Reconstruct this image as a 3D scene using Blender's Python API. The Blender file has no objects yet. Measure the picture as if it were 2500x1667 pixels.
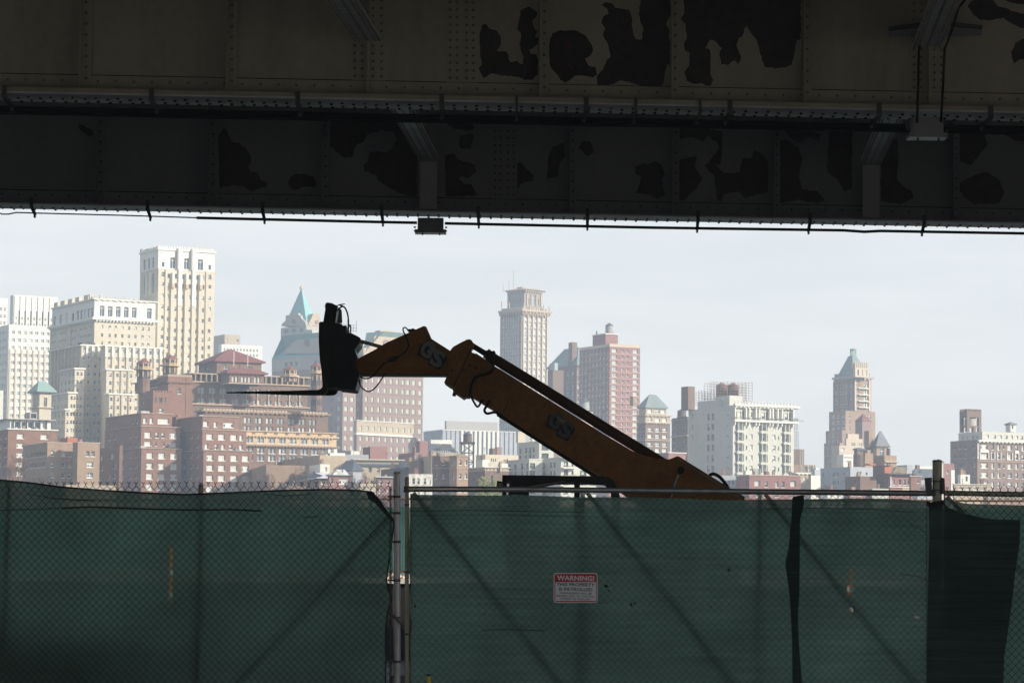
import bpy, math, random
from mathutils import Vector, Matrix
rnd = random.Random(7)
sc = bpy.context.scene
col = sc.collection

# ------------------------------------------------------------------ camera
FPX, CX, CY = 7000.0, 1250.0, 833.5
PITCH = math.atan((1400 - CY) / FPX)
ROLL = math.radians(0.5)
EYE = Vector((0, 0, 1.6))
RM = (Matrix.Rotation(math.pi/2 + PITCH, 3, 'X') @ Matrix.Rotation(ROLL, 3, 'Z'))
cd = bpy.data.cameras.new('camera'); cam = bpy.data.objects.new('camera', cd); col.objects.link(cam)
cam.matrix_world = Matrix.Translation(EYE) @ RM.to_4x4()
cd.sensor_width = 36; cd.lens = FPX/2500*36; cd.clip_start = 0.5; cd.clip_end = 20000
sc.camera = cam

# ------------------------------------------------------------------ light
SUN_EL, SUN_AZ = math.radians(24), math.radians(24)      # azimuth: degrees behind the +X axis
sv = Vector((math.cos(SUN_EL)*math.cos(SUN_AZ), -math.cos(SUN_EL)*math.sin(SUN_AZ), math.sin(SUN_EL)))
w = bpy.data.worlds.new('World'); sc.world = w; w.use_nodes = True
nt = w.node_tree; nt.nodes.clear()
out = nt.nodes.new('ShaderNodeOutputWorld'); bg = nt.nodes.new('ShaderNodeBackground')
sky = nt.nodes.new('ShaderNodeTexSky'); sky.sky_type = 'NISHITA'; sky.sun_disc = False
sky.sun_elevation = SUN_EL; sky.sun_rotation = math.pi/2 + SUN_AZ
sky.air_density = 1.0; sky.dust_density = 2.5; sky.ozone_density = 1.0
# thin high cloud: procedural, world directions
geo = nt.nodes.new('ShaderNodeTexCoord'); mp = nt.nodes.new('ShaderNodeMapping'); mp.inputs['Scale'].default_value = (1.2, 1.2, 7)
nz = nt.nodes.new('ShaderNodeTexNoise'); nz.inputs['Scale'].default_value = 3.0; nz.inputs['Detail'].default_value = 6; nz.inputs['Roughness'].default_value = .55
cr = nt.nodes.new('ShaderNodeMapRange'); cr.inputs[1].default_value = .35; cr.inputs[2].default_value = .62; cr.inputs[3].default_value = .72; cr.inputs[4].default_value = .97
mixc = nt.nodes.new('ShaderNodeMix'); mixc.data_type = 'RGBA'; mixc.inputs[7].default_value = (7.9, 7.8, 7.5, 1)
nt.links.new(geo.outputs['Generated'], mp.inputs[0]); nt.links.new(mp.outputs[0], nz.inputs[0])
nt.links.new(nz.outputs[0], cr.inputs[0])
# the cloud veil thins out overhead, where the blue shows
sx = nt.nodes.new('ShaderNodeSeparateXYZ'); mz = nt.nodes.new('ShaderNodeMapRange'); mz.inputs[1].default_value = .12; mz.inputs[2].default_value = .5; mz.inputs[3].default_value = 1; mz.inputs[4].default_value = .32
mm = nt.nodes.new('ShaderNodeMath'); mm.operation = 'MULTIPLY'
nt.links.new(geo.outputs['Generated'], sx.inputs[0]); nt.links.new(sx.outputs[2], mz.inputs[0]); nt.links.new(cr.outputs[0], mm.inputs[0]); nt.links.new(mz.outputs[0], mm.inputs[1]); nt.links.new(mm.outputs[0], mixc.inputs[0])
nt.links.new(sky.outputs[0], mixc.inputs[6]); nt.links.new(mixc.outputs[2], bg.inputs[0])
bg.inputs[1].default_value = 0.10
nt.links.new(bg.outputs[0], out.inputs[0])
sl = bpy.data.lights.new('sun', 'SUN'); sl.energy = 4.4; sl.angle = math.radians(.5); sl.color = (1, .92, .80)
so = bpy.data.objects.new('sun', sl); col.objects.link(so); so.rotation_euler = (-sv).to_track_quat('-Z', 'Y').to_euler()
so.location = (60, -30, 60)
sc.view_settings.view_transform = 'Standard'; sc.view_settings.look = 'None'
sc.view_settings.exposure = 0.48; sc.view_settings.gamma = 1
sc.cycles.max_bounces = 6; sc.cycles.diffuse_bounces = 3; sc.cycles.glossy_bounces = 2
sc.cycles.transparent_max_bounces = 12; sc.cycles.volume_bounces = 1; sc.cycles.use_denoising = True

# ------------------------------------------------------------------ helpers
def pt(px, py, Y):
    d = RM @ Vector(((px-CX)/FPX, -(py-CY)/FPX, -1))
    return EYE + d * ((Y-EYE.y)/d.y)

def mat(name, c, rough=.8, metal=0, var=.12, scale=.6, stretch=(1, 1, 1), bump=0, c2=None, spec=.3, thr=None, fine=None):
    m = bpy.data.materials.new(name); m.use_nodes = True; n = m.node_tree; b = n.nodes['Principled BSDF']
    b.inputs['Roughness'].default_value = rough; b.inputs['Metallic'].default_value = metal
    b.inputs['Specular IOR Level'].default_value = spec
    tc = n.nodes.new('ShaderNodeTexCoord'); mp = n.nodes.new('ShaderNodeMapping'); mp.inputs['Scale'].default_value = stretch
    nz = n.nodes.new('ShaderNodeTexNoise'); nz.inputs['Scale'].default_value = scale; nz.inputs['Detail'].default_value = 8; nz.inputs['Roughness'].default_value = .65
    n.links.new(tc.outputs['Object'], mp.inputs[0]); n.links.new(mp.outputs[0], nz.inputs[0])
    rp = n.nodes.new('ShaderNodeValToRGB')
    lo, hi = (thr if thr else (.3, .7))
    rp.color_ramp.elements[0].position = lo; rp.color_ramp.elements[1].position = hi
    a = tuple(max(0, x*(1-var)) for x in c) if c2 is None else tuple(c)
    z = tuple(min(1, x*(1+var)) for x in c) if c2 is None else tuple(c2)
    rp.color_ramp.elements[0].color = (*a, 1); rp.color_ramp.elements[1].color = (*z, 1)
    n.links.new(nz.outputs[0], rp.inputs[0])
    src = rp.outputs[0]
    if fine:
        n2 = n.nodes.new('ShaderNodeTexNoise'); n2.inputs['Scale'].default_value = fine[0]; n2.inputs['Detail'].default_value = 4
        mr = n.nodes.new('ShaderNodeMapRange'); mr.inputs[1].default_value = .3; mr.inputs[2].default_value = .7
        mr.inputs[3].default_value = 1-fine[1]; mr.inputs[4].default_value = 1+fine[1]
        mx = n.nodes.new('ShaderNodeVectorMath'); mx.operation = 'SCALE'
        n.links.new(tc.outputs['Object'], n2.inputs[0]); n.links.new(n2.outputs[0], mr.inputs[0])
        n.links.new(src, mx.inputs[0]); n.links.new(mr.outputs[0], mx.inputs['Scale']); src = mx.outputs[0]
    n.links.new(src, b.inputs['Base Color'])
    if bump:
        bp = n.nodes.new('ShaderNodeBump'); bp.inputs['Strength'].default_value = bump; bp.inputs['Distance'].default_value = .02
        n.links.new(nz.outputs[0], bp.inputs['Height']); n.links.new(bp.outputs[0], b.inputs['Normal'])
    return m

class MB:
    def __init__(s): s.v = []; s.f = []; s.m = []
    def face(s, pts, mi=0):
        i = len(s.v); s.v += [tuple(p) for p in pts]; s.f.append(tuple(range(i, i+len(pts)))); s.m.append(mi); return s
    def box(s, a, b, mi=0):
        x0, y0, z0 = a; x1, y1, z1 = b; i = len(s.v)
        s.v += [(x0,y0,z0),(x1,y0,z0),(x1,y1,z0),(x0,y1,z0),(x0,y0,z1),(x1,y0,z1),(x1,y1,z1),(x0,y1,z1)]
        for q in ((3,2,1,0),(4,5,6,7),(0,1,5,4),(1,2,6,5),(2,3,7,6),(3,0,4,7)): s.f.append(tuple(i+k for k in q)); s.m.append(mi)
        return s
    def prism(s, poly, dv, mi=0):
        """closed polygon of 3D points extruded by vector dv"""
        i = len(s.v); n = len(poly); dv = Vector(dv)
        s.v += [tuple(p) for p in poly] + [tuple(Vector(p)+dv) for p in poly]
        s.f.append(tuple(range(i, i+n))); s.f.append(tuple(range(i+2*n-1, i+n-1, -1))); s.m += [mi, mi]
        for k in range(n):
            s.f.append((i+k, i+(k+1) % n, i+n+(k+1) % n, i+n+k)); s.m.append(mi)
        return s
    def tube(s, pts, r, n=8, mi=0, cap=True):
        pts = [Vector(p) for p in pts]; rr = r if isinstance(r, (list, tuple)) else [r]*len(pts)
        i = len(s.v); up = None
        for k, p in enumerate(pts):
            d = (pts[min(k+1, len(pts)-1)] - pts[max(k-1, 0)])
            if d.length < 1e-9: d = Vector((0, 0, 1))
            d.normalize()
            if up is None or abs(up.dot(d)) > .97: up = Vector((0, 0, 1)) if abs(d.z) < .9 else Vector((0, 1, 0))
            a = d.cross(up).normalized(); b = d.cross(a).normalized(); up = -b if False else up
            for j in range(n):
                t = 2*math.pi*(j+.5)/n
                s.v.append(tuple(p + (a*math.cos(t) + b*math.sin(t))*rr[k]))
        for k in range(len(pts)-1):
            for j in range(n):
                q = i+k*n
                s.f.append((q+j, q+(j+1) % n, q+n+(j+1) % n, q+n+j)); s.m.append(mi)
        if cap:
            s.f.append(tuple(i+j for j in range(n))); s.f.append(tuple(i+(len(pts)-1)*n+j for j in range(n-1, -1, -1))); s.m += [mi, mi]
        return s
    def lathe(s, prof, n=16, c=(0, 0), mi=0):
        """profile [(r,z)] about a vertical axis at c"""
        i = len(s.v)
        for r, z in prof:
            for j in range(n):
                t = 2*math.pi*(j+.5)/n; s.v.append((c[0]+r*math.cos(t), c[1]+r*math.sin(t), z))
        for k in range(len(prof)-1):
            for j in range(n):
                q = i+k*n; s.f.append((q+j, q+(j+1) % n, q+n+(j+1) % n, q+n+j)); s.m.append(mi)
        s.f.append(tuple(i+j for j in range(n-1, -1, -1))); s.f.append(tuple(i+(len(prof)-1)*n+j for j in range(n))); s.m += [mi, mi]
        return s
    def mesh(s, name, mats, smooth=False):
        me = bpy.data.meshes.new(name); me.from_pydata(s.v, [], s.f)
        for m in (mats if isinstance(mats, (list, tuple)) else [mats]): me.materials.append(m)
        me.polygons.foreach_set('material_index', s.m)
        if smooth: me.polygons.foreach_set('use_smooth', [True]*len(s.f))
        me.update(); return me
    def obj(s, name, mats, parent=None, smooth=False, loc=None):
        if parent is not None and loc is None:
            o0 = Matrix(parent.matrix_world) if False else None
        o = bpy.data.objects.new(name, s.mesh(name, mats, smooth)); col.objects.link(o)
        if parent is not None: o.parent = parent
        if loc is not None: o.location = loc
        return o

def tag(o, label=None, cat=None, group=None, kind=None):
    if label: o['label'] = label
    if cat: o['category'] = cat
    if group: o['group'] = group
    if kind: o['kind'] = kind
    return o
def empty(name, loc, rz=0, label=None, cat=None, group=None):
    o = bpy.data.objects.new(name, None); col.objects.link(o); o.empty_display_size = .3
    o.location = loc; o.rotation_euler = (0, 0, rz); return tag(o, label, cat, group)
def child(mb, name, mats, root, smooth=False):
    """mb built in world coordinates; root is an empty without rotation"""
    L = Vector(root.location)
    mb.v = [tuple(Vector(p)-L) for p in mb.v]
    return mb.obj(name, mats, root, smooth)
def single(mb, name, mats, label, cat, loc=None, smooth=False, group=None, kind=None):
    if loc is None: loc = Vector(mb.v[0])
    loc = Vector(loc); mb.v = [tuple(Vector(p)-loc) for p in mb.v]
    o = mb.obj(name, mats, None, smooth); o.location = loc
    return tag(o, label, cat, group, kind)
def lerp(a, b, t): return a+(b-a)*t
def poly_y(line, x):
    for (x0, y0), (x1, y1) in zip(line, line[1:]):
        if x <= x1: return lerp(y0, y1, (x-x0)/(x1-x0))
    return line[-1][1]
def ar(a, step, n): return [a+step*i for i in range(n)]
# ------------------------------------------------------------------ materials
M = {}
M['white'] = mat('white_stone', (.74, .73, .66), var=.05, scale=.05, fine=(1.5, .05))
M['whiteb'] = mat('white_painted_brick', (.56, .56, .50), var=.05, scale=.12, fine=(1.2, .05))
M['cream'] = mat('cream_brick', (.585, .53, .42), var=.08, scale=.05, fine=(1.0, .08))
M['beige'] = mat('beige_stone', (.58, .49, .38), var=.06, scale=.08, fine=(1.5, .05))
M['tan'] = mat('tan_terracotta', (.56, .42, .27), var=.10, scale=.3, fine=(1.5, .10))
M['red'] = mat('red_brick', (.235, .132, .098), var=.12, scale=.10, fine=(1.1, .14))
M['redp'] = mat('pink_red_brick', (.30, .155, .14), var=.08, scale=.10, fine=(1.1, .08))
M['pink'] = mat('pink_brown_stone', (.285, .20, .175), var=.06, scale=.08, fine=(1.0, .06))
M['brown'] = mat('brown_brick', (.20, .13, .098), var=.14, scale=.12, fine=(1.1, .15))
M['brown2'] = mat('grey_brown_brick', (.20, .14, .11), var=.12, scale=.12, fine=(1.1, .12))
M['tanb'] = mat('tan_brick', (.33, .235, .165), var=.10, scale=.12, fine=(1.0, .10))
M['grey'] = mat('grey_stone', (.42, .40, .37), var=.06, scale=.06, fine=(1.0, .05))
M['greyb'] = mat('grey_cream_stone', (.46, .38, .28), var=.08, scale=.1, fine=(1.2, .12))
M['blueg'] = mat('blue_grey_render', (.42, .44, .47), var=.08, scale=.15, fine=(1.2, .08))
M['taupe'] = mat('taupe_brick', (.32, .275, .235), var=.08, scale=.1, fine=(1, .08))
M['brown3'] = mat('grey_beige_brick', (.235, .165, .135), var=.12, scale=.12, fine=(1.1, .12))
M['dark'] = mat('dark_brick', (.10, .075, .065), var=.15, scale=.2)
M['dirty'] = mat('weathered_white_brick', (.42, .33, .24), c2=(.74, .72, .66), scale=.55, thr=(.38, .52), fine=(2, .1))
M['verd'] = mat('green_copper', (.26, .39, .35), var=.10, scale=.3, fine=(1.5, .08), rough=.7)
M['verdb'] = mat('blue_green_copper', (.24, .47, .47), var=.05, scale=.1, fine=(1.5, .05), rough=.7)
M['verdg'] = mat('grey_green_copper', (.215, .27, .265), var=.12, scale=.2, fine=(1.5, .08), rough=.7)
M['rroof'] = mat('red_tile_roof', (.22, .088, .078), var=.12, scale=.5, fine=(2, .1))
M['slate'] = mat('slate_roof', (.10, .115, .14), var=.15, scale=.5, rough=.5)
M['roofg'] = mat('grey_roof', (.22, .21, .20), var=.15, scale=.2)
M['roofw'] = mat('pale_silver_roof', (.60, .62, .66), var=.12, scale=.3, rough=.5)
M['orange_b'] = mat('orange_red_brick', (.42, .15, .09), var=.08, scale=.3)
M['glass'] = mat('window_glass', (.06, .085, .11), rough=.12, var=.4, scale=.15, spec=.8)
M['glassb'] = mat('window_glass_pale', (.24, .29, .31), rough=.12, var=.3, scale=.2, spec=.8)
M['blind'] = mat('window_blind', (.62, .63, .58), rough=.35, var=.08, scale=.2)
M['sage'] = mat('sage_window_blind', (.50, .54, .43), rough=.3, var=.06, scale=.2)
M['void'] = mat('dark_opening', (.05, .055, .065), var=.2)
M['frw'] = mat('white_window_frame', (.70, .70, .66), rough=.5, var=.05)
M['frd'] = mat('dark_window_frame', (.09, .10, .09), rough=.5, var=.1)
M['wood'] = mat('cedar_tank_staves', (.17, .12, .085), var=.25, scale=1, stretch=(6, 6, .3))
M['zinc'] = mat('pale_tank_metal', (.42, .42, .40), var=.12, scale=.6, stretch=(3, 3, .3))
M['steel'] = mat('dark_steel', (.08, .075, .075), rough=.6, var=.2)
M['rust'] = mat('rusty_scaffold', (.20, .12, .085), rough=.7, var=.3, scale=2)

# ------------------------------------------------------------------ city builder
WCACHE = {}
def win_geo(mb, w, h, kind, var, fm):
    """window in the XZ plane centred at origin, outward -Y. material slots 0 frame 1 upper pane 2 lower pane 3 wall"""
    t = min(.16, .11*w)
    def q(x0, z0, x1, z1, y, mi): mb.face([(x0, y, z0), (x1, y, z0), (x1, y, z1), (x0, y, z1)], mi)
    X, Z = w/2, h/2
    if kind == 'arch':
        r = X; zc = Z-r; n = 10
        arc = [(r*math.cos(math.pi*k/n), zc+r*math.sin(math.pi*k/n)) for k in range(n+1)]
        mb.face([(x, 0, z) for x, z in [(-X, -Z), (X, -Z)] + arc], 1)
        for k in range(n):
            (xa, za), (xb, zb) = arc[k], arc[k+1]
            mb.face([(xa, -.1, za), (xa, -.1, Z), (xb, -.1, Z), (xb, -.1, zb)], 3)
        q(-X, -Z, -X+t, zc, -.05, 0); q(X-t, -Z, X, zc, -.05, 0); q(-t/3, -Z, t/3, Z-.05, -.05, 0); q(-X, zc-t/2, X, zc+t/2, -.06, 0)
        return
    if kind == 'plain':
        q(-X, -Z, X, Z, 0, 1); return
    cols = {'sash': 1, 'ac': 1, 'pair': 2, 'tri': 3}[kind]
    q(-X, Z-t, X, Z, -.05, 0); q(-X, -Z, X, -Z+t, -.05, 0)
    q(-X, -Z+t, -X+t, Z-t, -.05, 0); q(X-t, -Z+t, X, Z-t, -.05, 0)
    if kind == 'tri': ws = [.25, .5, .25]
    else: ws = [1/cols]*cols
    x = -X
    for k, f in enumerate(ws):
        x1 = x+f*w
        zm = 0 if kind != 'tri' else Z*.3
        q(x, zm, x1, Z-t*.5, 0, 1); q(x, -Z+t*.5, x1, zm, .0, 2 if kind != 'tri' or k != 1 else 1)
        q(x+t*.5, zm-t*.4, x1-t*.5, zm+t*.4, -.04, 0)
        if k: q(x-t*.5, -Z+t, x+t*.5, Z-t, -.055, 0)
        x = x1
    # sill
    mb.box((-X-.1, -.36, -Z-.14), (X+.1, .0, -Z), 0)
    if kind == 'ac': mb.box((-X*.55, -.40, -Z+.02), (X*.55, -.07, -Z+.42), 0)

class Bld:
    def __init__(s, name, label, cat, xc, D, phi=28, base=12.0, frame='frw', pb=.45, wallmat='cream', dark='glass', pale='blind'):
        s.phi = math.radians(phi); s.D = D; c = pt(xc, 1380, D); s.base = base
        s.o = empty(name, (c.x, c.y, base), s.phi, label, cat)
        s.org = Vector((c.x, c.y, base)); s.r = Vector((math.cos(s.phi), math.sin(s.phi), 0)); s.l = Vector((-math.sin(s.phi), math.cos(s.phi), 0))
        s.wins = []; s.low = []; s.frame = frame; s.pb = pb; s.wm = wallmat; s.dk = dark; s.pl = pale
    def loc(s, p):
        d = Vector(p)-s.org; return Vector((d.dot(s.r), d.dot(s.l), d.z))
    def solve(s, C, dirv, px, py):
        d = RM @ Vector(((px-CX)/FPX, -(py-CY)/FPX, -1)); k = d.x/d.y
        # C.x+u*dx = k*(C.y+u*dy)
        return (k*C.y-C.x)/(dirv.x-k*dirv.y)
    def part(s, mb, name, mats, smooth=False):
        return mb.obj(name, mats, s.o, smooth)
    def foot(s, xl, xc, xr, yt, D):
        C = pt(xc, yt, D)
        wr = s.solve(C, s.r, xr, yt); wl = s.solve(C, s.l, xl, yt)
        return C, max(wr, .5), max(wl, .5)
    def block(s, xl, xc, xr, yt, yb=None, D=None, m=None, roof='roofg', wins=(), name='wall', rec=.3, parapet=.8):
        D = D or s.D; m = m or s.wm
        C, wr, wl = s.foot(xl, xc, xr, yt, D)
        c = s.loc(C); z1 = c.z; z0 = 0 if yb is None else s.loc(pt(xc, yb, D)).z
        zof = lambda y: s.loc(pt(xc, y, D)).z
        mb = MB(); holes = {'R': [], 'L': []}
        for wd in wins:
            f, xs, ys, ww, hh = wd[:5]; kind = wd[5] if len(wd) > 5 else 'sash'; opt = wd[6] if len(wd) > 6 else {}
            dirv = s.r if f == 'R' else s.l; W = wr if f == 'R' else wl
            hm = hh*D/FPX
            for x in xs:
                ua, ub = s.solve(C, dirv, x-ww/2, yt), s.solve(C, dirv, x+ww/2, yt)
                if f == 'L': ua, ub = ub, ua
                if ua < .05 or ub > W-.05: continue
                for y in ys:
                    z = zof(y)
                    if z-hm/2 < z0+.1 or z+hm/2 > z1-.1: continue
                    holes[f].append((ua, ub, z-hm/2, z+hm/2)); 
                    s.wins.append((f, c.x, c.y, (ua+ub)/2, z, ub-ua, hm, kind, opt, rec, m))
        for f in 'RL':
            W = wr if f == 'R' else wl
            P = (lambda u, z, d=0: (c.x+u, c.y+d, z)) if f == 'R' else (lambda u, z, d=0: (c.x+d, c.y+u, z))
            hs = holes[f]; zs = sorted({z0, z1, *[round(h[2], 4) for h in hs], *[round(h[3], 4) for h in hs]})
            for za, zb in zip(zs, zs[1:]):
                if zb-za < 1e-3: continue
                zm = (za+zb)/2; cur = 0
                for h in sorted([h for h in hs if h[2]-1e-4 < zm < h[3]+1e-4]):
                    if h[0] > cur+1e-4: mb.face([P(cur, za), P(h[0], za), P(h[0], zb), P(cur, zb)])
                    cur = max(cur, h[1])
                if W > cur+1e-4: mb.face([P(cur, za), P(W, za), P(W, zb), P(cur, zb)])
            for a, b, za, zb in hs:
                r = rec
                mb.face([P(a, za), P(a, za, r), P(a, zb, r), P(a, zb)]); mb.face([P(b, za), P(b, za, r), P(b, zb, r), P(b, zb)])
                mb.face([P(a, za), P(b, za), P(b, za, r), P(a, za, r)]); mb.face([P(a, zb), P(b, zb), P(b, zb, r), P(a, zb, r)])
        x0, y0, x1, y1 = c.x, c.y, c.x+wr, c.y+wl
        mb.face([(x1, y0, z0), (x1, y1, z0), (x1, y1, z1), (x1, y0, z1)]); mb.face([(x0, y1, z0), (x1, y1, z0), (x1, y1, z1), (x0, y1, z1)])
        mb.face([(x0, y0, z1-.02), (x1, y0, z1-.02), (x1, y1, z1-.02), (x0, y1, z1-.02)], 1)
        s.part(mb, name, [M[m], M[roof]])
        if D < 730 and yb is None and name == 'wall' and xr-xc > 14: s.low.append(dict(x0=x0, y0=y0, x1=x1, y1=y1, z1=z1))
        return dict(x0=x0, y0=y0, x1=x1, y1=y1, z0=z0, z1=z1, zof=zof, C=C, D=D, yt=yt, s=s)
    def band(s, b, ya, yb, out=.35, m='white', faces='RL', name='cornice', dent=0):
        z1, z0 = b['zof'](ya), b['zof'](yb)
        mb = MB(); o = out
        mb.box((b['x0']-(o if 'L' in faces else -.01), b['y0']-o, z0), (b['x1']+o, b['y0']+.01, z1))
        if 'L' in faces: mb.box((b['x0']-o, b['y0']+.012, z0), (b['x0']+.01, b['y1'], z1))
        if dent:
            n = int((b['x1']-b['x0'])/dent); hz = (z1-z0)*.7
            for i in range(n):
                x = b['x0']+dent*(i+.25); mb.box((x, b['y0']-o*.8, z0-hz), (x+dent*.5, b['y0']+.01, z0-.002))
            if 'L' in faces:
                for i in range(int((b['y1']-b['y0'])/dent)):
                    y = b['y0']+dent*(i+.25); mb.box((b['x0']-o*.8, y, z0-hz), (b['x0']+.01, y+dent*.5, z0-.002))
        s.part(mb, name, M[m])
    def pier(s, b, f, xs, w, ya, yb, out=.3, m='cream', name='pier'):
        z1, z0 = b['zof'](ya), b['zof'](yb); C = b['C']
        for x in xs:
            mb = MB()
            d = s.r if f == 'R' else s.l
            u0, u1 = sorted((s.solve(C, d, x-w/2, b['yt']), s.solve(C, d, x+w/2, b['yt'])))
            if f == 'R': mb.box((b['x0']+u0, b['y0']-out, z0), (b['x0']+u1, b['y0']+.01, z1))
            else: mb.box((b['x0']-out, b['y0']+u0, z0), (b['x0']+.01, b['y0']+u1, z1))
            s.part(mb, name, M[m])
    def merlons(s, b, n, h=1.0, m=None, w=.55, name='parapet'):
        mb = MB(); L = b['x1']-b['x0']; d = L/n
        for i in range(n): mb.box((b['x0']+d*i, b['y0'], b['z1']), (b['x0']+d*(i+w), b['y0']+.5, b['z1']+h))
        L2 = b['y1']-b['y0']; n2 = max(2, int(L2/d))
        for i in range(n2): mb.box((b['x0'], b['y0']+.52+d*i, b['z1']), (b['x0']+.5, b['y0']+.52+d*(i+w), b['z1']+h))
        s.part(mb, name, M[m or s.wm])
    def hip(s, b, yapex, m='rroof', over=.6, ridge=0, name='roof', eave=.0, axis='x'):
        x0, y0, x1, y1 = b['x0']-over, b['y0']-over, b['x1']+over, b['y1']+over; z = b['z1']+eave
        zt = b['zof'](yapex); mx, my = (x0+x1)/2, (y0+y1)/2
        if axis == 'x': A, B = (mx-(x1-x0)*ridge/2, my, zt), (mx+(x1-x0)*ridge/2, my, zt)
        else: A, B = (mx, my-(y1-y0)*ridge/2, zt), (mx, my+(y1-y0)*ridge/2, zt)
        mb = MB(); p = [(x0, y0, z), (x1, y0, z), (x1, y1, z), (x0, y1, z)]
        if axis == 'x':
            mb.face([p[0], p[1], B, A]); mb.face([p[2], p[3], A, B]); mb.face([p[1], p[2], B]); mb.face([p[3], p[0], A])
        else:
            mb.face([p[0], p[1], A]); mb.face([p[2], p[3], B]); mb.face([p[1], p[2], B, A]); mb.face([p[3], p[0], A, B])
        mb.box((x0, y0, z-.35), (x1, y1, z-.003))
        s.part(mb, name, M[m])
    def frustum(s, b, yt, inset, m, over=.3, name='roof', iny=None):
        x0, y0, x1, y1 = b['x0']-over, b['y0']-over, b['x1']+over, b['y1']+over; z = b['z1']; zt = b['zof'](yt); i = inset; j = inset if iny is None else iny
        p = [(x0, y0, z), (x1, y0, z), (x1, y1, z), (x0, y1, z)]; q = [(x0+i, y0+j, zt), (x1-i, y0+j, zt), (x1-i, y1-j, zt), (x0+i, y1-j, zt)]
        mb = MB(); mb.face(q)
        for k in range(4): mb.face([p[k], p[(k+1) % 4], q[(k+1) % 4], q[k]])
        s.part(mb, name, M[m])
    def onroof(s, b, x, ybase, ytop, w, m='zinc', dep=None, name='chimney', back=.3):
        """small box standing on the R front edge of block b at pixel x"""
        u = s.solve(b['C'], s.r, x, b['yt']); W = w*b['D']/FPX; dep = dep or W
        y0 = b['y0']+back
        z0, z1 = b['zof'](ybase), b['zof'](ytop)
        s.part(MB().box((b['x0']+u-W/2, y0, z0), (b['x0']+u+W/2, y0+dep, z1)), name, M[m])
    def finish(s):
        R = random.Random(int(s.org.x*7) & 1023)
        for b in s.low:
            n = R.randint(1, 3)
            for i in range(n):
                x = lerp(b['x0']+.4, b['x1']-1.4, (i+R.random()*.8)/n); y = lerp(b['y0']+1.0, min(b['y1']-1, b['y0']+6), R.random()); t = R.random()
                if t < .45: s.part(MB().box((x, y, b['z1']-.02), (x+R.uniform(.5, .9), y+.6, b['z1']+R.uniform(.7, 1.5))), 'chimney', M[R.choice(['redp', 'tanb', 'brown'])])
                elif t < .7: s.part(MB().tube([(x, y, b['z1']-.02), (x, y, b['z1']+R.uniform(.8, 1.6))], .12, 6), 'vent_pipe', M[R.choice(['steel', 'zinc'])])
                elif t < .85: s.part(MB().box((x, y, b['z1']-.02), (x+R.uniform(1, 1.6), y+1.2, b['z1']+R.uniform(.4, .8))), 'roof_unit', M[R.choice(['zinc', 'white', 'roofg'])])
                else:
                    a = MB().tube([(x, y, b['z1']-.02), (x, y, b['z1']+2.0)], .04, 4)
                    for k in range(3): a.box((x-.4, y-.03, b['z1']+1.3+k*.25), (x+.4, y+.03, b['z1']+1.35+k*.25))
                    s.part(a, 'aerial', M['steel'])
        ws = sorted(s.wins, key=lambda a: -a[5]*a[6])
        mats_for = lambda kind, var, opt, m: [M[opt.get('frame', s.frame)], M[opt.get('up', var[0])], M[opt.get('lo', var[1])], M[m]]
        rest = MB(); restm = []
        for i, (f, cx, cy, u, z, w_, h_, kind, opt, rec, m) in enumerate(ws):
            pb = opt.get('pb', s.pb); r = rnd.random()
            if kind in ('plain', 'arch'): var = (s.pl, s.pl) if r < pb else (s.dk, s.dk)
            else: var = (s.pl, s.pl) if r < pb*.6 else ((s.pl, s.dk) if r < pb*1.3 else ((s.dk, s.dk) if rnd.random() < .6 else ('glassb', s.dk)))
            k2 = kind
            if kind == 'sash' and rnd.random() < opt.get('ac', 0): k2 = 'ac'
            ms = mats_for(k2, var, opt, m)
            lx, ly = (cx+u, cy+rec) if f == 'R' else (cx+rec, cy+u)
            if i < 100:
                key = (round(w_, 1), round(h_, 1), k2, tuple(q.name for q in ms))
                if key not in WCACHE:
                    g = MB(); win_geo(g, w_, h_, k2, var, None); WCACHE[key] = g.mesh('window', ms)
                o = bpy.data.objects.new('window', WCACHE[key]); col.objects.link(o); o.parent = s.o
                o.location = (lx, ly, z); o.rotation_euler = (0, 0, 0 if f == 'R' else -math.pi/2)
            else:
                g = MB(); win_geo(g, w_, h_, k2, var, None)
                off = len(rest.v)
                for (x, y, zz) in g.v: rest.v.append((lx+x, ly+y, z+zz) if f == 'R' else (lx+y, ly-x, z+zz))
                for fc, mi in zip(g.f, g.m):
                    mm = ms[mi]
                    if mm not in restm: restm.append(mm)
                    rest.f.append(tuple(off+q for q in fc)); rest.m.append(restm.index(mm))
        if rest.v:
            o = s.part(rest, 'window', restm); o['kind'] = 'stuff'
        return s

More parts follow.
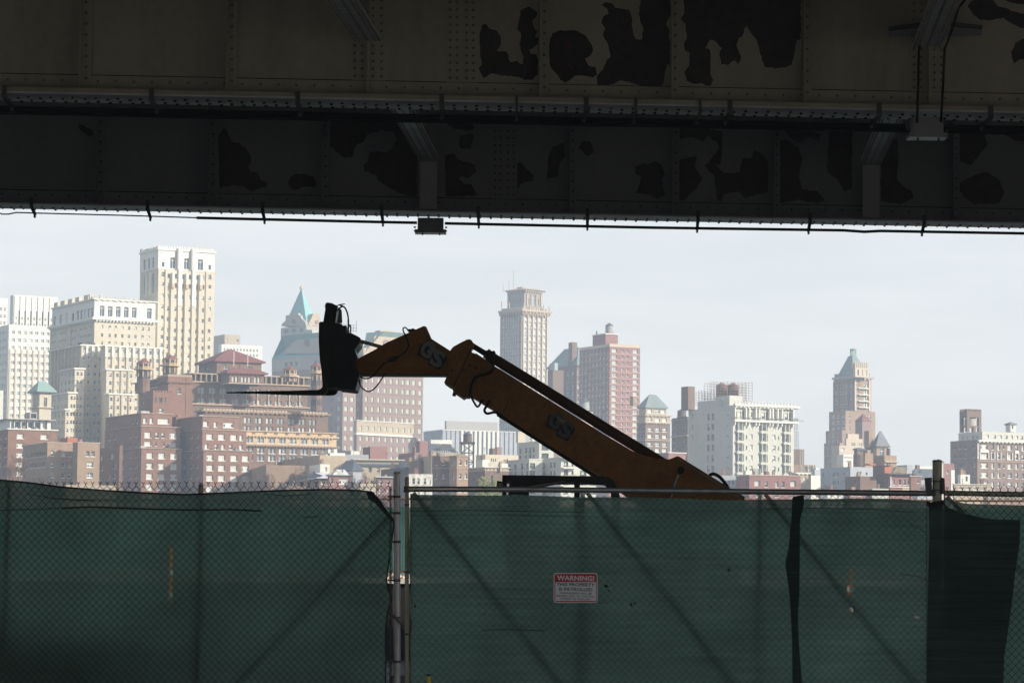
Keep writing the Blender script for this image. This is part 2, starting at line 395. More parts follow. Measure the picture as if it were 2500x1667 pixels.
def turret(B, x, yap, ye, wE, wB, ybot, D, m='brown', trim='tan', roof='rroof', n=8, open_rows=()):
    """octagonal turret part set on building B centred at pixel x"""
    c = B.loc(pt(x, ye, D)); k = D/FPX; R = wB*k/2; RE = wE*k/2
    z = lambda y: B.loc(pt(x, y, D)).z
    body = MB().lathe([(R, z(ybot)), (R, z(ye)+.1)], n, (c.x, c.y))
    TW = B.part(body, 'turret_wall', M[m])
    tr = MB()
    for ya, yb, o in ((ye, ye+1.6, .12), (ye+10, ye+12, .10), (ye+14, ye+17.5, .55)):
        if ya < ybot: tr.lathe([(R+R*o, z(yb)), (R+R*o, z(ya))], n, (c.x, c.y))
    for j in range(n):
        t = 2*math.pi*(j+.5)/n; px, py = c.x+math.cos(t)*R, c.y+math.sin(t)*R
        tr.tube([(px, py, z(min(ybot, ye+34))), (px, py, z(ye))], R*.11, 5)
    B.part(tr, 'turret_trim', M[trim]).parent = TW
    op = MB()
    for j in range(n):
        t0, t1 = 2*math.pi*(j+.5)/n, 2*math.pi*(j+1.5)/n
        for (ya, yb) in open_rows:
            for fa, fb in ((.16, .44), (.56, .84)):
                P = []
                for fr in (fa, fb):
                    x_ = c.x+lerp(math.cos(t0), math.cos(t1), fr)*R*1.012; y_ = c.y+lerp(math.sin(t0), math.sin(t1), fr)*R*1.012
                    P.append((x_, y_))
                op.face([(*P[0], z(yb)), (*P[1], z(yb)), (*P[1], z(ya)), (*P[0], z(ya))])
    if op.v: B.part(op, 'turret_opening', M['void']).parent = TW
    B.part(MB().lathe([(RE, z(ye)), (RE*.55, lerp(z(ye), z(yap), .42)), (.05, z(yap))], n, (c.x, c.y)), 'turret_roof', M[roof]).parent = TW

def water_tank(label, x, D, ycone, ytop, ybot, wpx, m='wood', ylegs=None, legw=None, base=None, roofm='slate'):
    k = D/FPX; c = pt(x, ybot, D); R = wpx*k/2
    zb, zt, za = c.z, pt(x, ytop, D).z, pt(x, ycone, D).z
    zl = pt(x, ylegs, D).z if ylegs else zb-1.5
    o = empty('water_tank', (c.x, c.y, zl), 0, label, 'water tank')
    prof = [(R*.97, zb)]
    nh = 5
    tank = MB().lathe([(R, zb), (R*.96, zt)], 18, (c.x, c.y))
    TK = child(tank, 'tank', M[m], o)
    hp = MB()
    for i in range(nh):
        z = lerp(zb, zt, (i+.6)/nh); rr = lerp(R, R*.96, (i+.6)/nh)*1.015
        hp.lathe([(rr, z-.05), (rr, z+.05)], 18, (c.x, c.y))
    child(hp, 'hoop', M['steel'], o).parent = TK
    child(MB().lathe([(R*1.08, zt), (R*1.02, zt+.08), (.06, za)], 18, (c.x, c.y)), 'conical_roof', M[roofm], o).parent = TK
    L = (legw or wpx*.8)*k/2; lg = MB()
    cs = [(c.x+a*L, c.y+b*L) for a, b in ((-1, -1), (1, -1), (1, 1), (-1, 1))]
    for i, (px, py) in enumerate(cs):
        lg = MB().tube([(px, py, zl), (px, py, zb)], .14 if ylegs else .1, 5); child(lg, 'leg', M['steel'], o)
    pl = MB().box((c.x-L-.3, c.y-L-.3, zb-.35), (c.x+L+.3, c.y+L+.3, zb-.01)); child(pl, 'platform', M['steel'], o)
    if ylegs:
        br = MB(); N = 3
        for i in range(4):
            a, b = cs[i], cs[(i+1) % 4]
            for j in range(N):
                z0, z1 = lerp(zl, zb-.35, j/N), lerp(zl, zb-.35, (j+1)/N)
                br.tube([(*a, z0), (*b, z1)], .06, 4); br.tube([(*b, z0), (*a, z1)], .06, 4); br.tube([(*a, z1), (*b, z1)], .08, 4)
        child(br, 'brace', M['steel'], o)
    return o
# ------------------------------------------------------------------ the far shore, back to front, left to right
def city():
    # far pale office slab behind the tall cream tower
    b = Bld('office_building', 'pale grey office block far behind the tall cream tower', 'building', 548.6, 1400, wallmat='whiteb', pb=.2, frame='frw')
    b.block(522, 548.6, 587, 816, wins=[('R', [554, 581], [830], 4, 5, 'plain')], m='greyb'); b.finish()
    b = Bld('office_building', 'hazy white office block peeping over the square red pyramid roof', 'building', 541, 1370, wallmat='white', pb=.9, frame='frw')
    b.block(534, 541, 641, 840, wins=[('R', ar(548, 8, 11), ar(852, 12, 4), 4, 6, 'plain', {'up': 'glassb', 'lo': 'glassb'})]); b.finish()

    # A: white art deco tower
    b = Bld('white_tower', 'white tower block with vertical strips at the far left edge', 'tower', 22, 1000, wallmat='white', pb=.25, frame='frw', dark='glassb', pale='blind')
    blk = b.block(-40, 22, 128, 792, wins=[('R', [33, 47.7, 61.8, 76, 90, 104.5, 117.5], ar(810.6, 18.5, 16), 8, 8, 'pair'), ('L', [2, 9, 15], ar(810, 18.5, 14), 3, 8, 'sash')], m='white')
    b.pier(blk, 'R', [26, 40, 54.5, 69, 83, 97, 111], 3.6, 852, 1060, .25, 'beige')
    b2 = b.block(25.5, 33, 142, 720, yb=800, D=1012, wins=[('R', [48, 62.5, 76.7, 91, 105, 119.5], [777], 3.4, 40, 'plain', {'up': 'glass'}), ('R', [40, 55, 69.5, 84, 98, 112, 126], [776, 791], 5, 7, 'pair')])
    b.pier(b2, 'R', ar(36, 14.3, 7), 1.2, 722, 790, .3, 'white')
    b.block(-60, -40, 19, 726, D=1030, wins=[('R', [3, 12], ar(752, 17, 8), 5, 8, 'pair')])
    b.finish()

    # C: tall cream tower
    b = Bld('cream_tower', 'tallest cream tower with three tall arched openings under its crown', 'tower', 387, 905, wallmat='cream', pb=.35, frame='frw', dark='glass')
    low = b.block(342.5, 387, 524.5, 655.5, wins=[
        ('R', [412, 430, 447, 464, 481, 497], [672, 695], 5, 11, 'plain', {'pb': .1}), ('R', [412, 430, 447, 464, 481, 497], [722, 752, 778, 805, 825, 845, 865, 885, 905], 5.4, 10),
        ('R', [398.3, 513], [669], 7, 11, 'arch', {'pb': 0}), ('R', [398.3, 513], [693, 721, 748, 774, 802, 822, 842, 862, 882, 902], 6, 9),
        ('L', [354, 374], [676, 700], 3.5, 24, 'plain', {'pb': .3}), ('L', [380], [740, 780, 800, 820], 2.5, 8, 'plain')])
    up = b.block(342.5, 387, 524.5, 606, yb=655.5, m='white', wins=[('R', [422.5, 456.5, 490], [639.5], 13.5, 27, 'arch', {'pb': 0}), ('R', [399, 513], [645], 6, 11, 'plain', {'pb': 0}),
        ('L', [353.5, 364.5, 374.5], [638], 5, 26, 'arch', {'pb': 0})])
    b.pier(low, 'R', [439.5, 473.5], 9, 655.2, 744, .55, 'white', 'white_pier'); b.pier(low, 'R', [439.5, 473.5], 9, 745, 920, .5, 'cream')
    b.pier(up, 'R', [439.5, 473.5], 9, 604, 655, .5, 'white', 'white_pier'); b.pier(up, 'R', [432.2, 466], 1.4, 604, 655, .8, 'grey', 'edge_rib')
    b.pier(low, 'R', [421, 455, 489], 4, 664, 691, 1.0, 'white', 'bracket'); b.pier(low, 'R', [421, 455, 489], 6.5, 691, 702, 1.3, 'tan', 'ornament'); b.pier(low, 'R', [421, 455, 489], 8, 702, 925, .7, 'cream')
    b.pier(low, 'R', [404.5], 2, 656, 925, .35, 'cream'); b.pier(low, 'R', [505], 5, 656, 925, .35, 'cream')
    b.pier(low, 'L', [359, 369], 2.5, 660, 720, .4, 'white')
    b.band(up, 604.5, 610, .35, 'white', name='parapet_band')
    for x, w_ in ((396, 22), (440, 11), (474, 11), (512, 20)): b.onroof(up, x, 606, 602.5, w_, 'white', 2.0, 'crown_block', .0)
    b.merlons(up, 22, .9, 'white', .5)
    b.onroof(up, 390, 606, 600, 5, 'steel', 3, 'roof_tank', 9); b.onroof(up, 391, 606, 596, 2, 'steel', 1.5, 'vent_pipe', 16)
    b.finish()

    # B: stepped cream hotel
    b = Bld('cream_apartment_hotel', 'wide stepped cream apartment hotel with an arcaded white top storey', 'building', 231, 880, wallmat='cream', pb=.3, frame='frw')
    rows = [853+19.7*k for k in range(13)]
    mid = b.block(123, 231, 380, 776, wins=[('R', [250, 268.5, 283, 299.5, 315.5, 331.5, 349, 363.5], [797, 817, 836], 5.5, 8.5, 'sash', {'ac': .4}),
        ('L', [126, 131, 137, 148.5, 154.5, 160.5, 171, 178, 184.5, 197, 203, 209.5, 216, 222.5], [797, 816, 835], 3, 7, 'sash', {'pb': .7})])
    top = b.block(128, 231, 380, 728, yb=776, m='white', wins=[('R', [249.8, 269.5, 289.2, 308.8, 328.2, 365], [758], 12, 26, 'arch', {'pb': .1}),
        ('L', [134, 149, 164, 191, 199.6, 208, 216.6, 225], [761], 5, 24, 'arch', {'pb': .3}), ('L', [179], [763], 5, 20, 'plain', {'up': 'void'})])
    b.band(top, 728, 731, .5, 'white', dent=2.0); b.band(mid, 774.5, 780, 1.0, 'white', name='ledge', dent=1.1); b.pier(mid, 'L', [174], 3, 782, 838, .4, 'cream')
    for x in (134, 138, 150, 155, 168, 173, 186, 190, 207, 212, 216): 
        u = b.solve(top['C'], b.l, x, 728); z0 = top['z1']; k = 1.1
        b.part(MB().box((top['x0']+.4, top['y0']+u, z0), (top['x0']+1.4, top['y0']+u+2, z0+1.7)), 'chimney', M['cream'])
    for x, w_, h_ in ((229, 2, 12), (234, 2, 13), (240, 2.4, 11), (246, 2, 11), (252, 3, 9), (261, 6, 14), (269, 2.5, 11), (275, 2.5, 13), (286, 2.5, 10), (297, 2.6, 12), (305, 3, 11), (309, 2, 10), (315, 2, 9), (321, 3, 13), (333, 3, 11), (345, 2, 9)):
        b.onroof(top, x, 728.5, 730-h_, w_, 'cream', None, 'chimney', 5)
    b.onroof(top, 348, 728.5, 724, 30, 'greyb', 5, 'roof_house', 3)
    w1 = b.block(120, 199, 256, 840, D=872, wins=[('R', [206, 218, 234, 246], rows, 5.5, 9, 'sash', {'ac': .4}), ('L', [126, 134, 142, 150, 158, 167, 176, 186], rows, 2.6, 10)])
    w2 = b.block(246, 258, 396, 843, D=868, wins=[('R', [267, 284.5, 301, 318, 334, 351, 368, 385], [r+3 for r in rows], 6, 9, 'sash', {'ac': .4})])
    for wb, xs, yy in ((w1, [212, 226, 240], 844), (w2, [258.6, 275, 292.5, 309.5, 326, 342.5, 359.5, 377, 392], 846)):
        b.pier(wb, 'R', xs, 5, yy, yy+25, .5, 'white', 'white_pier'); b.pier(wb, 'R', xs, 4, yy+26, 1090, .4, 'cream')
        b.band(wb, yy-3, yy, .5, 'white', name='coping')
    b.pier(w1, 'L', [130, 138, 146, 154, 163, 171.5, 181, 192], 3.5, 845, 1090, .4, 'greyb')
    for (xl, xc, xr, yt, D, wx) in ((146, 183, 206, 898, 864, [190, 199]), (128, 167, 186, 957, 857, [175, 182]), (120, 160, 170, 998, 850, [165])):
        t = b.block(xl, xc, xr, yt, D=D, wins=[('R', wx, [r for r in rows if r > yt+8], 5, 9), ('L', ar(xl+6, 9, 5), [r for r in rows if r > yt+8], 2.6, 10)])
        b.band(t, yt-.5, yt+3, .4, 'white', name='coping')
    for (xl, xc, xr, yt, D, wx) in ((250, 260, 326, 900, 860, [270, 287, 304, 320]), (256, 267, 325, 960, 853, [272, 288, 306, 318])):
        t = b.block(xl, xc, xr, yt, D=D, wins=[('R', wx, [r+3 for r in rows if r > yt+8], 6, 9)])
        b.band(t, yt-.5, yt+3, .4, 'white', name='coping'); b.pier(t, 'R', [x+8.5 for x in wx[:-1]], 3, yt+4, 1080, .35, 'greyb')
    b.onroof(w1, 222, 843, 834, 34, 'steel', 4, 'roof_garden', 2)
    b.finish()

    # D: corner turret with copper roof
    b = Bld('church_turret', 'small cream turret with a turquoise hipped roof between white and cream towers', 'turret', 97, 838, wallmat='cream', pb=.1)
    t = b.block(79, 97, 126, 954, wins=[('L', [83.5, 87, 90.5], [981], 2, 18, 'arch', {'pb': .2}), ('R', [111.5], [981], 8, 22, 'arch', {'pb': 0})])
    b.band(t, 953.5, 957, .8, 'beige', dent=1.4); b.band(t, 993, 995.5, .5, 'greyb', name='string_course'); b.hip(t, 928, 'verd', 1.2, .35); b.finish()

    # H: gable topped grey office with turquoise roofs
    b = Bld('gabled_office_tower', 'grey and pink office tower with turquoise roofs, stepped gables and a pointed spire', 'tower', 887, 1150, wallmat='pink', frame='verdg', pb=1, pale='sage', phi=43)
    rws = [926+23.7*k for k in range(9)]
    pk = {'up': 'sage', 'lo': 'sage'}
    A = b.block(860, 887, 1034, 865, wins=[('R', [896, 911, 926, 941, 956, 970.6, 985], rws, 6, 11.5, 'plain', pk), ('R', [997, 1011.4, 1027], rws, 8, 11.5, 'plain', pk), ('L', [875], rws, 7, 11.5, 'plain', pk)])
    B2 = b.block(664, 838, 870, 895, D=1138, wins=[('R', [846, 861], rws, 8, 11.5, 'plain', pk), ('L', [827], rws, 8, 11.5, 'plain', pk), ('L', [811], rws, 5, 11, 'plain', {'up': 'glass'})])
    G = b.block(664, 838, 870, 862, yb=895, D=1138, m='grey', wins=[('L', [699, 711.6, 724], [879], 6.5, 11, 'plain', {'up': 'glass'}), ('L', [770, 783, 796], [879], 6.5, 11, 'plain', {'up': 'glass'})])
    for yy in rws[::1]:
        b.pier(A, 'R', [961], 146, yy+8.8, yy+9.5, .12, 'brown2', 'joint_line')
    # gables as thick shaped slabs standing on the wall heads
    def gable(bk, f, pts, th, m, name='gable'):
        d = b.r if f == 'R' else b.l; P = []
        for x, y in pts:
            u = b.solve(bk['C'], d, x, y); CC = bk['C']+d*u; z = b.loc(pt(x, y, CC.y)).z
            P.append((bk['x0']+u, bk['y0']-.05, z) if f == 'R' else (bk['x0']-.05, bk['y0']+u, z))
        b.part(MB().prism(P, (0, th, 0) if f == 'R' else (th, 0, 0)), name, M[m])
    gable(G, 'L', [(692, 862.6), (696, 858), (699, 848), (708, 848), (712, 838), (724, 830), (728, 818), (740, 818), (741, 805), (762, 805), (763, 818), (776, 818), (780, 830), (792, 838), (796, 848), (806, 848), (810, 862.6)], 3, 'grey')
    gable(A, 'R', [(887, 866), (887, 849), (898, 849), (902, 838), (912, 833), (915, 820), (926, 820), (928, 806), (956, 806), (958, 820), (968, 820), (972, 833), (983, 838), (988, 849), (1000, 850), (1033, 866)], 3, 'greyb')
    def roundel(bk, f, x, y, r, m='pink'):
        d = b.r if f == 'R' else b.l; u = b.solve(bk['C'], d, x, y); CC = bk['C']+d*u; z = b.loc(pt(x, y, CC.y)).z; R = r*bk['D']/FPX; ps = []
        for k in range(20):
            a = 2*math.pi*k/20
            ps.append((bk['x0']+u+R*math.cos(a), bk['y0']-.35, z+R*math.sin(a)) if f == 'R' else (bk['x0']-.35, bk['y0']+u+R*math.cos(a), z+R*math.sin(a)))
        b.part(MB().prism(ps, (0, .3, 0) if f == 'R' else (.3, 0, 0)), 'roundel', M[m])
    roundel(G, 'L', 750, 837, 9.5); roundel(A, 'R', 942, 838, 9.5)
    # ridged copper roofs
    b.frustum(dict(G, y1=G['y1']-.5), 808, 9, 'verdb', .2); b.frustum(dict(A, z1=A['z1']), 806, 9, 'verd', .2)
    T = b.block(686, 748, 783, 795, yb=862, D=1188, m='grey', wins=[('L', [699, 718, 737], [804.5], 9, 9, 'plain', {'up': 'glass'})])
    gable(T, 'L', [(687, 796), (688, 791), (697, 783), (698, 770), (707, 769), (709, 764), (728, 764), (729, 769), (733, 770), (736, 778), (745, 786), (748, 796)], 2.5, 'grey')
    gable(T, 'R', [(750, 796), (756, 785), (760, 778), (764, 766), (779, 765), (782, 772), (783, 796)], 2.5, 'greyb')
    roundel(T, 'L', 717.5, 784, 6); roundel(T, 'R', 773, 786, 5)
    b.hip(dict(T, x0=T['x0']+1, y0=T['y0']+1, x1=T['x1']-1, y1=T['y1']-1, z1=T['zof'](790)), 698, 'verdb', 0, 0, 'spire')
    cx, cy = (T['x0']+T['x1'])/2, (T['y0']+T['y1'])/2
    b.part(MB().lathe([(1.0, T['zof'](700)), (.05, T['zof'](690))], 6, (cx, cy)), 'finial', M['tan'])
    fr = MB()
    for i in range(7): fr.box((A['x0']-6+i*1.6, A['y0']+9, A['zof'](806)), (A['x0']-5.85+i*1.6, A['y0']+9.15, A['zof'](789 if i % 3 else 778)))
    for yy in (804, 797, 790): fr.box((A['x0']-6, A['y0']+9, A['zof'](yy)), (A['x0']+4, A['y0']+9.15, A['zof'](yy)+.15))
    b.part(fr, 'antenna_rack', M['steel'])
    # pale storey block in front
    I = b.block(864, 871, 1010, 1061, D=1112, wins=[('R', [881, 897, 912, 927, 942, 957, 971, 986, 1000.5], [1069, 1092.5, 1115], 6, 11.5, 'plain', pk)])
    I2 = b.block(864, 871, 1010, 1026, yb=1061, D=1112, m='greyb', wins=[('R', [881, 897, 912, 927, 942, 957, 971, 986, 1000.5], [1044], 6, 11.5, 'plain', pk)])
    b.band(I2, 1056, 1061, .5, 'white', name='ledge'); b.band(I2, 1025, 1027, .3, 'white', name='coping')
    b.finish()

    # J: striped slab
    b = Bld('striped_office_slab', 'low wide office slab with white and dark vertical stripes in the centre', 'building', 1081, 1250, wallmat='grey', phi=24, pb=.2)
    s1 = b.block(1034, 1081, 1292, 1049, wins=[('R', ar(1090, 10.9, 18), [1096], 2.6, 92, 'plain', {'up': 'glass', 'pb': 0}), ('L', ar(1038, 4.6, 9), [1096], 1.6, 88, 'plain', {'up': 'glass', 'pb': 0})], m='blueg')
    b.pier(s1, 'R', ar(1128.6, 10.9, 9), 6.2, 1050, 1140, .25, 'white', 'white_panel'); b.band(s1, 1048, 1050, .3, 'white', name='coping')
    b.block(1086, 1090, 1215, 1027, yb=1049, D=1262, m='grey', wins=[('R', [1173, 1184, 1201], [1046], 5, 5, 'plain', {'up': 'glass'})])
    b.onroof(s1, 1148, 1035, 1024, 10, 'zinc', 4, 'roof_unit', 14); b.onroof(s1, 1168, 1035, 1023, 8, 'zinc', 4, 'roof_unit', 14)
    b.finish()

    # K: slender central tower
    b = Bld('slender_tower', 'slender tan tower with a narrower crowned top and a mast in the centre', 'tower', 1276, 1300, wallmat='taupe', phi=42, pb=.75, frame='frw', dark='glassb')
    kr = [776+16.25*k for k in range(19)]
    body = b.block(1222, 1276, 1337, 757, wins=[('L', [1227.6, 1235.5, 1241, 1247, 1252.7, 1258.4, 1264.2, 1271], kr, 3.2, 9, 'sash', {'pb': .9}), ('R', [1284, 1294.7, 1306.5, 1318, 1329.7], kr, 6, 10, 'sash', {'ac': .5})])  # left panes mostly pale blind colour, standing in for reflected sky
    b.pier(body, 'R', [1278, 1289.5, 1300.6, 1312.3, 1324, 1335.5], 2.6, 766, 1080, .5, 'beige'); b.pier(body, 'L', [1224, 1231.5, 1268, 1274.6], 2, 766, 1080, .4, 'greyb')
    b.band(body, 755, 760, 1.6, 'greyb', dent=2.2); b.band(body, 760, 767, .9, 'tanb', name='frieze', dent=1.6); b.merlons(body, 14, 1.5, 'greyb', .7)
    for x in (1222, 1240, 1276, 1291, 1324, 1338): b.onroof(body, x, 757, 741, 2, 'greyb', None, 'finial', -1)
    up = b.block(1239, 1280, 1324, 707, yb=757, D=1306, wins=[('R', [1303], [731], 7, 22, 'arch', {'pb': 0}), ('R', [1291, 1314], [734], 3.5, 14, 'plain', {'pb': 0}), ('L', [1245.5, 1250.5, 1256, 1261, 1266.5, 1272], [735], 2.6, 15, 'plain', {'pb': 0})])
    b.band(up, 706, 710, .9, 'greyb', dent=1.4); b.pier(up, 'R', [1286, 1297, 1309, 1320], 1.5, 716, 745, .5, 'beige'); b.frustum(up, 701, 4, 'greyb', 1.6)
    b.onroof(up, 1298, 702, 697, 12, 'grey', 4, 'roof_house', 5)
    c0 = up['C']; m_ = MB()
    for dx, h in ((8, 658), (11, 678), (15, 690), (2, 696)): m_.tube([(up['x0']+.5, up['y0']+dx, up['zof'](706)), (up['x0']+.5, up['y0']+dx, up['zof'](h))], .14, 4)
    b.part(m_, 'mast', M['grey'])
    b.finish()

    # L: green mansard behind the boom
    b = Bld('mansard_building', 'brown brick building with a steep green copper mansard beside the slender tower', 'building', 1408, 1120, wallmat='brown2', pb=.3)
    q = b.block(1338, 1408, 1450, 890, wins=[('L', [1350, 1358, 1371, 1386, 1398], ar(910, 16.5, 6), 5, 9), ('R', [1412], ar(910, 16.5, 6), 4, 9)])
    b.hip(dict(q, x0=q['x0']+.5), 844, 'verdg', .8, .45, axis='y'); b.onroof(q, 1412, 890, 834, 14, 'brown2', 3, 'chimney', 3)
    u = b.block(1337, 1350, 1376, 903, D=1105, m='brown2'); 
    b.onroof(u, 1361, 903, 885, 9, 'blueg', 4, 'roof_tank', 1)
    b.finish()
    # M: red tower
    b = Bld('red_brick_tower', 'red brick apartment tower with thin white floor bands and a rooftop tank', 'tower', 1488.6, 1040, wallmat='redp', pb=.5, frame='frw', dark='glassb', pale='sage', phi=27)
    mr = [855+14.85*k for k in range(18)]
    t = b.block(1415, 1488.6, 1562.8, 846, wins=[('R', [1499.5, 1551], mr, 12, 9, 'tri'), ('R', [1519.5, 1531.7], mr, 4, 6.5), ('L', [1420.3, 1430, 1439.3, 1447.8, 1456.5, 1465, 1474, 1483], mr, 4.6, 9.5, 'sash', {'ac': .3})])
    b.block(1415, 1488.6, 1562.8, 839, yb=846, m='beige')
    for y in ar(862.8, 14.85, 18): b.band(t, y, y+1.1, .08, 'beige', name='floor_band')
    ph = b.block(1447, 1478.6, 1508.6, 814, yb=841, D=1048); b.band(ph, 813.5, 816, .3, 'white', name='coping')
    b.onroof(ph, 1467, 816, 807, 2.6, 'steel', None, 'chimney', 3)
    b.finish()
    water_tank('grey metal water tank on top of the red brick tower', 1487.6, 1052, 788, 795, 814, 20, 'zinc', None)
    b = Bld('low_grey_building', 'small grey rooftop block below the pale tank behind the boom', 'building', 1420, 1000, wallmat='greyb')
    b.block(1405, 1420, 1448, 1004); b.finish()
    water_tank('pale grey water tank half hidden behind the crane boom', 1427.5, 1005, 971, 981, 1002, 23, 'zinc', None)

    # N, O
    b = Bld('green_roofed_building', 'brown brick building with a green hipped roof right of the red tower', 'building', 1576, 950, wallmat='brown2', pb=.6, phi=30)
    n0 = b.block(1556, 1576, 1636, 1030, wins=[('R', [1586.6, 1605, 1622.5], [1048, 1064, 1084, 1098, 1115], 11, 9, 'pair', {'pb': .8}), ('L', [1563, 1570], [1048, 1064, 1084, 1098], 3, 9)])
    n1 = b.block(1556, 1576, 1636, 1013, yb=1030, m='greyb', wins=[('R', [1586.6, 1605, 1622.5], [1023.5], 11, 9, 'pair', {'pb': .8})])
    n2 = b.block(1560, 1577, 1627, 993, yb=1013, D=954, m='greyb', wins=[('R', [1586.6, 1605, 1619], [1003], 11, 9, 'pair', {'pb': .7})])
    b.band(n1, 1012, 1014.5, .5, 'greyb', dent=1.5); b.band(n0, 1029.5, 1032, .5, 'greyb', dent=1.2); b.band(n0, 1072.5, 1074.5, .3, 'greyb', name='string_course'); b.hip(n2, 961, 'verdg', .5, .3)
    b.onroof(n2, 1605, 993, 977, 14, 'greyb', 3, 'dormer', 1.5); b.onroof(n2, 1596, 985, 962, 8, 'tanb', 2, 'chimney', 12)
    b.finish()
    b = Bld('dark_brick_block', 'dark brown brick block under a wooden tank beside the white hotel', 'building', 1679, 900, wallmat='brown2', pb=.6, phi=22)
    o1 = b.block(1640, 1679, 1700, 1017, wins=[('L', [1648, 1672], [1038, 1053, 1074, 1090], 3.4, 7)]); b.band(o1, 1061, 1064, .4, 'greyb', name='string_course'); b.band(o1, 1022, 1024, .4, 'tanb', name='string_course')
    b.finish()
    water_tank('wooden water tank on the dark brown block', 1664.5, 905, 997.5, 1004, 1016, 22, 'wood', None)
    b = Bld('low_brick_building', 'low reddish brick building below the green roofed one', 'building', 1632, 780, wallmat='redp', pb=.6)
    o1 = b.block(1598, 1632, 1674, 1104, wins=[('R', [1645, 1662], [1120, 1136], 7, 8)]); b.band(o1, 1103.5, 1105.5, .25, 'white', name='coping'); b.finish()

    # P: white hotel
    b = Bld('white_hotel', 'large white painted hotel with bay windows and an ornate bracketed cornice', 'building', 1789.4, 800, wallmat='whiteb', pb=.6, frame='frw', phi=27)
    pr = [1040+25.7*k for k in range(6)]
    m1 = b.block(1747, 1789.4, 1938, 989, wins=[('R', [1806, 1864, 1920], [1012]+pr, 8, 17, 'sash', {'pb': .8}), ('R', [1797.5, 1814.5, 1855.5, 1872.5, 1911.5, 1928.5], [1012]+pr, 4.2, 18, 'plain', {'up': 'glass', 'pb': 0}),
        ('R', [1834, 1890], [1012]+pr, 7.5, 15, 'ac', {'pb': .8}), ('R', [1822.6, 1901], [1012]+pr, 3, 10), ('L', [1777], ar(1012, 25.8, 6), 3, 3.4, 'plain', {'up': 'glass'})])
    b.band(m1, 986, 991, 1.3, 'white', dent=1.3, faces='R'); b.band(m1, 991, 994, .8, 'white', faces='R', name='frieze')
    b.pier(m1, 'R', [1792, 1818.6, 1827, 1843, 1851, 1876.5, 1884, 1896, 1906.6, 1934], 2.6, 994, 1024, .9, 'white', 'bracket')
    b.band(m1, 1024, 1029, 1.1, 'white', faces='R', name='balcony_ledge')
    b.pier(m1, 'R', [1792, 1818.6, 1827, 1843, 1851, 1876.5, 1884, 1896, 1906.6, 1934], 2.4, 1029, 1037, .8, 'white', 'bracket')
    rl = MB(); z = m1['zof'](1019.5)
    rl.box((m1['x0']-1, m1['y0']-1.1, z), (m1['x1']+1, m1['y0']-1.0, z+.12))
    for i in range(60): rl.box((m1['x0']-1+i*.4, m1['y0']-1.08, z-.6), (m1['x0']-.94+i*.4, m1['y0']-1.02, z))
    b.part(rl, 'balcony_rail', M['steel'])
    for yy in pr: b.pier(m1, 'R', [1806, 1864, 1920], 18, yy+9.6, yy+15.2, .7, 'whiteb', 'bay_panel')
    b.pier(m1, 'R', [1801, 1811, 1859, 1869, 1915, 1925], 1.4, 1030, 1160, .6, 'whiteb', 'bay_mullion')
    sp = MB()
    for i in range(19):
        x = m1['x0']+.3+i*(m1['x1']-m1['x0'])/18.6; sp.lathe([(.28, m1['z1']), (.3, m1['z1']+.5), (.12, m1['z1']+.8), (.25, m1['z1']+1.0), (.03, m1['z1']+1.4)], 6, (x, m1['y0']-.8))
    b.part(sp, 'cresting', M['white'])
    m2 = b.block(1703, 1753, 1766, 976, D=815, wins=[('L', [1730, 1740.6], [1016, 1041, 1066.5, 1092, 1118, 1143.5], 6, 16, 'sash', {'pb': .3, 'frame': 'blueg'})])
    m3 = b.block(1681, 1704, 1716, 999, D=829, wins=[('L', [1691], [1016, 1040.5, 1066.5], 3.4, 12)])
    b.block(1746, 1781, 1813, 965, yb=992, D=812)
    b.onroof(m2, 1757, 976, 975, 2, 'whiteb', 1, 'vent')
    b.onroof(m3, 1701, 999, 942, 19, 'brown2', 4, 'chimney', 3)
    b.finish()
    # scaffold with tank tops
    c = pt(1733, 985, 838); o = empty('roof_scaffold', c, math.radians(10), 'rusty scaffolding wrapped round two tanks on the roof behind the white hotel', 'scaffold')
    k = 838/FPX; 
    def zz(y): return pt(1780, y, 838).z-c.z
    def scaf(x0, x1, ytop, ybot, nx, yy, d0=0, dd=7):
        mb = MB(); X0, X1 = (x0-1733)*k, (x1-1733)*k
        nl = max(2, int((ybot-ytop)/5.5))
        for d in (d0, d0+dd):
            for i in range(nx+1):
                x = lerp(X0, X1, i/nx); mb.tube([(x, d, zz(ybot)), (x, d, zz(ytop))], .055, 4)
            for j in range(nl):
                z = lerp(zz(ybot), zz(ytop+2), j/(nl-1)); mb.tube([(X0, d, z), (X1, d, z)], .055, 4)
        bd = MB()
        for j in range(1, nl-2):
            z = lerp(zz(ybot), zz(ytop+2), j/(nl-1)); bd.box((X0+(X1-X0)*.2, d0+.2, z), (X0+(X1-X0)*.88, d0+1.2, z+.1))
        return mb, bd
    for a in ((1733, 1840, 931, 990, 12, 0, 0), (1711, 1757, 952, 985, 6, 0, 3)):
        mb, bd = scaf(a[0], a[1], a[2], a[3], a[4], 0, a[6]); mb.obj('tubes', M['rust'], o); bd.obj('boards', M['tanb'], o)
    for x in (1770, 1799):
        X = (x-1733)*k; MB().lathe([(1.65, zz(990)), (1.65, zz(939)), (1.75, zz(939)), (.05, zz(931))], 14, (X, 3.5)).obj('enclosed_tank', M['rust'], o)
    c = pt(1938, 1095, 822); o2 = MB(); k = 822/FPX
    for (x0, x1, y0, y1) in ((1936, 1947, 1020, 1054), (1937, 1949, 1054, 1098)):
        for i in range(4):
            x = lerp(x0, x1, i/3); o2.tube([pt(x, y1, 822+i*.6), pt(x, y0, 822+i*.6)], .06, 4)
        for y in ar(y0+1, 5, int((y1-y0)/5)): o2.tube([pt(x0, y, 822), pt(x1, y, 823)], .06, 4)
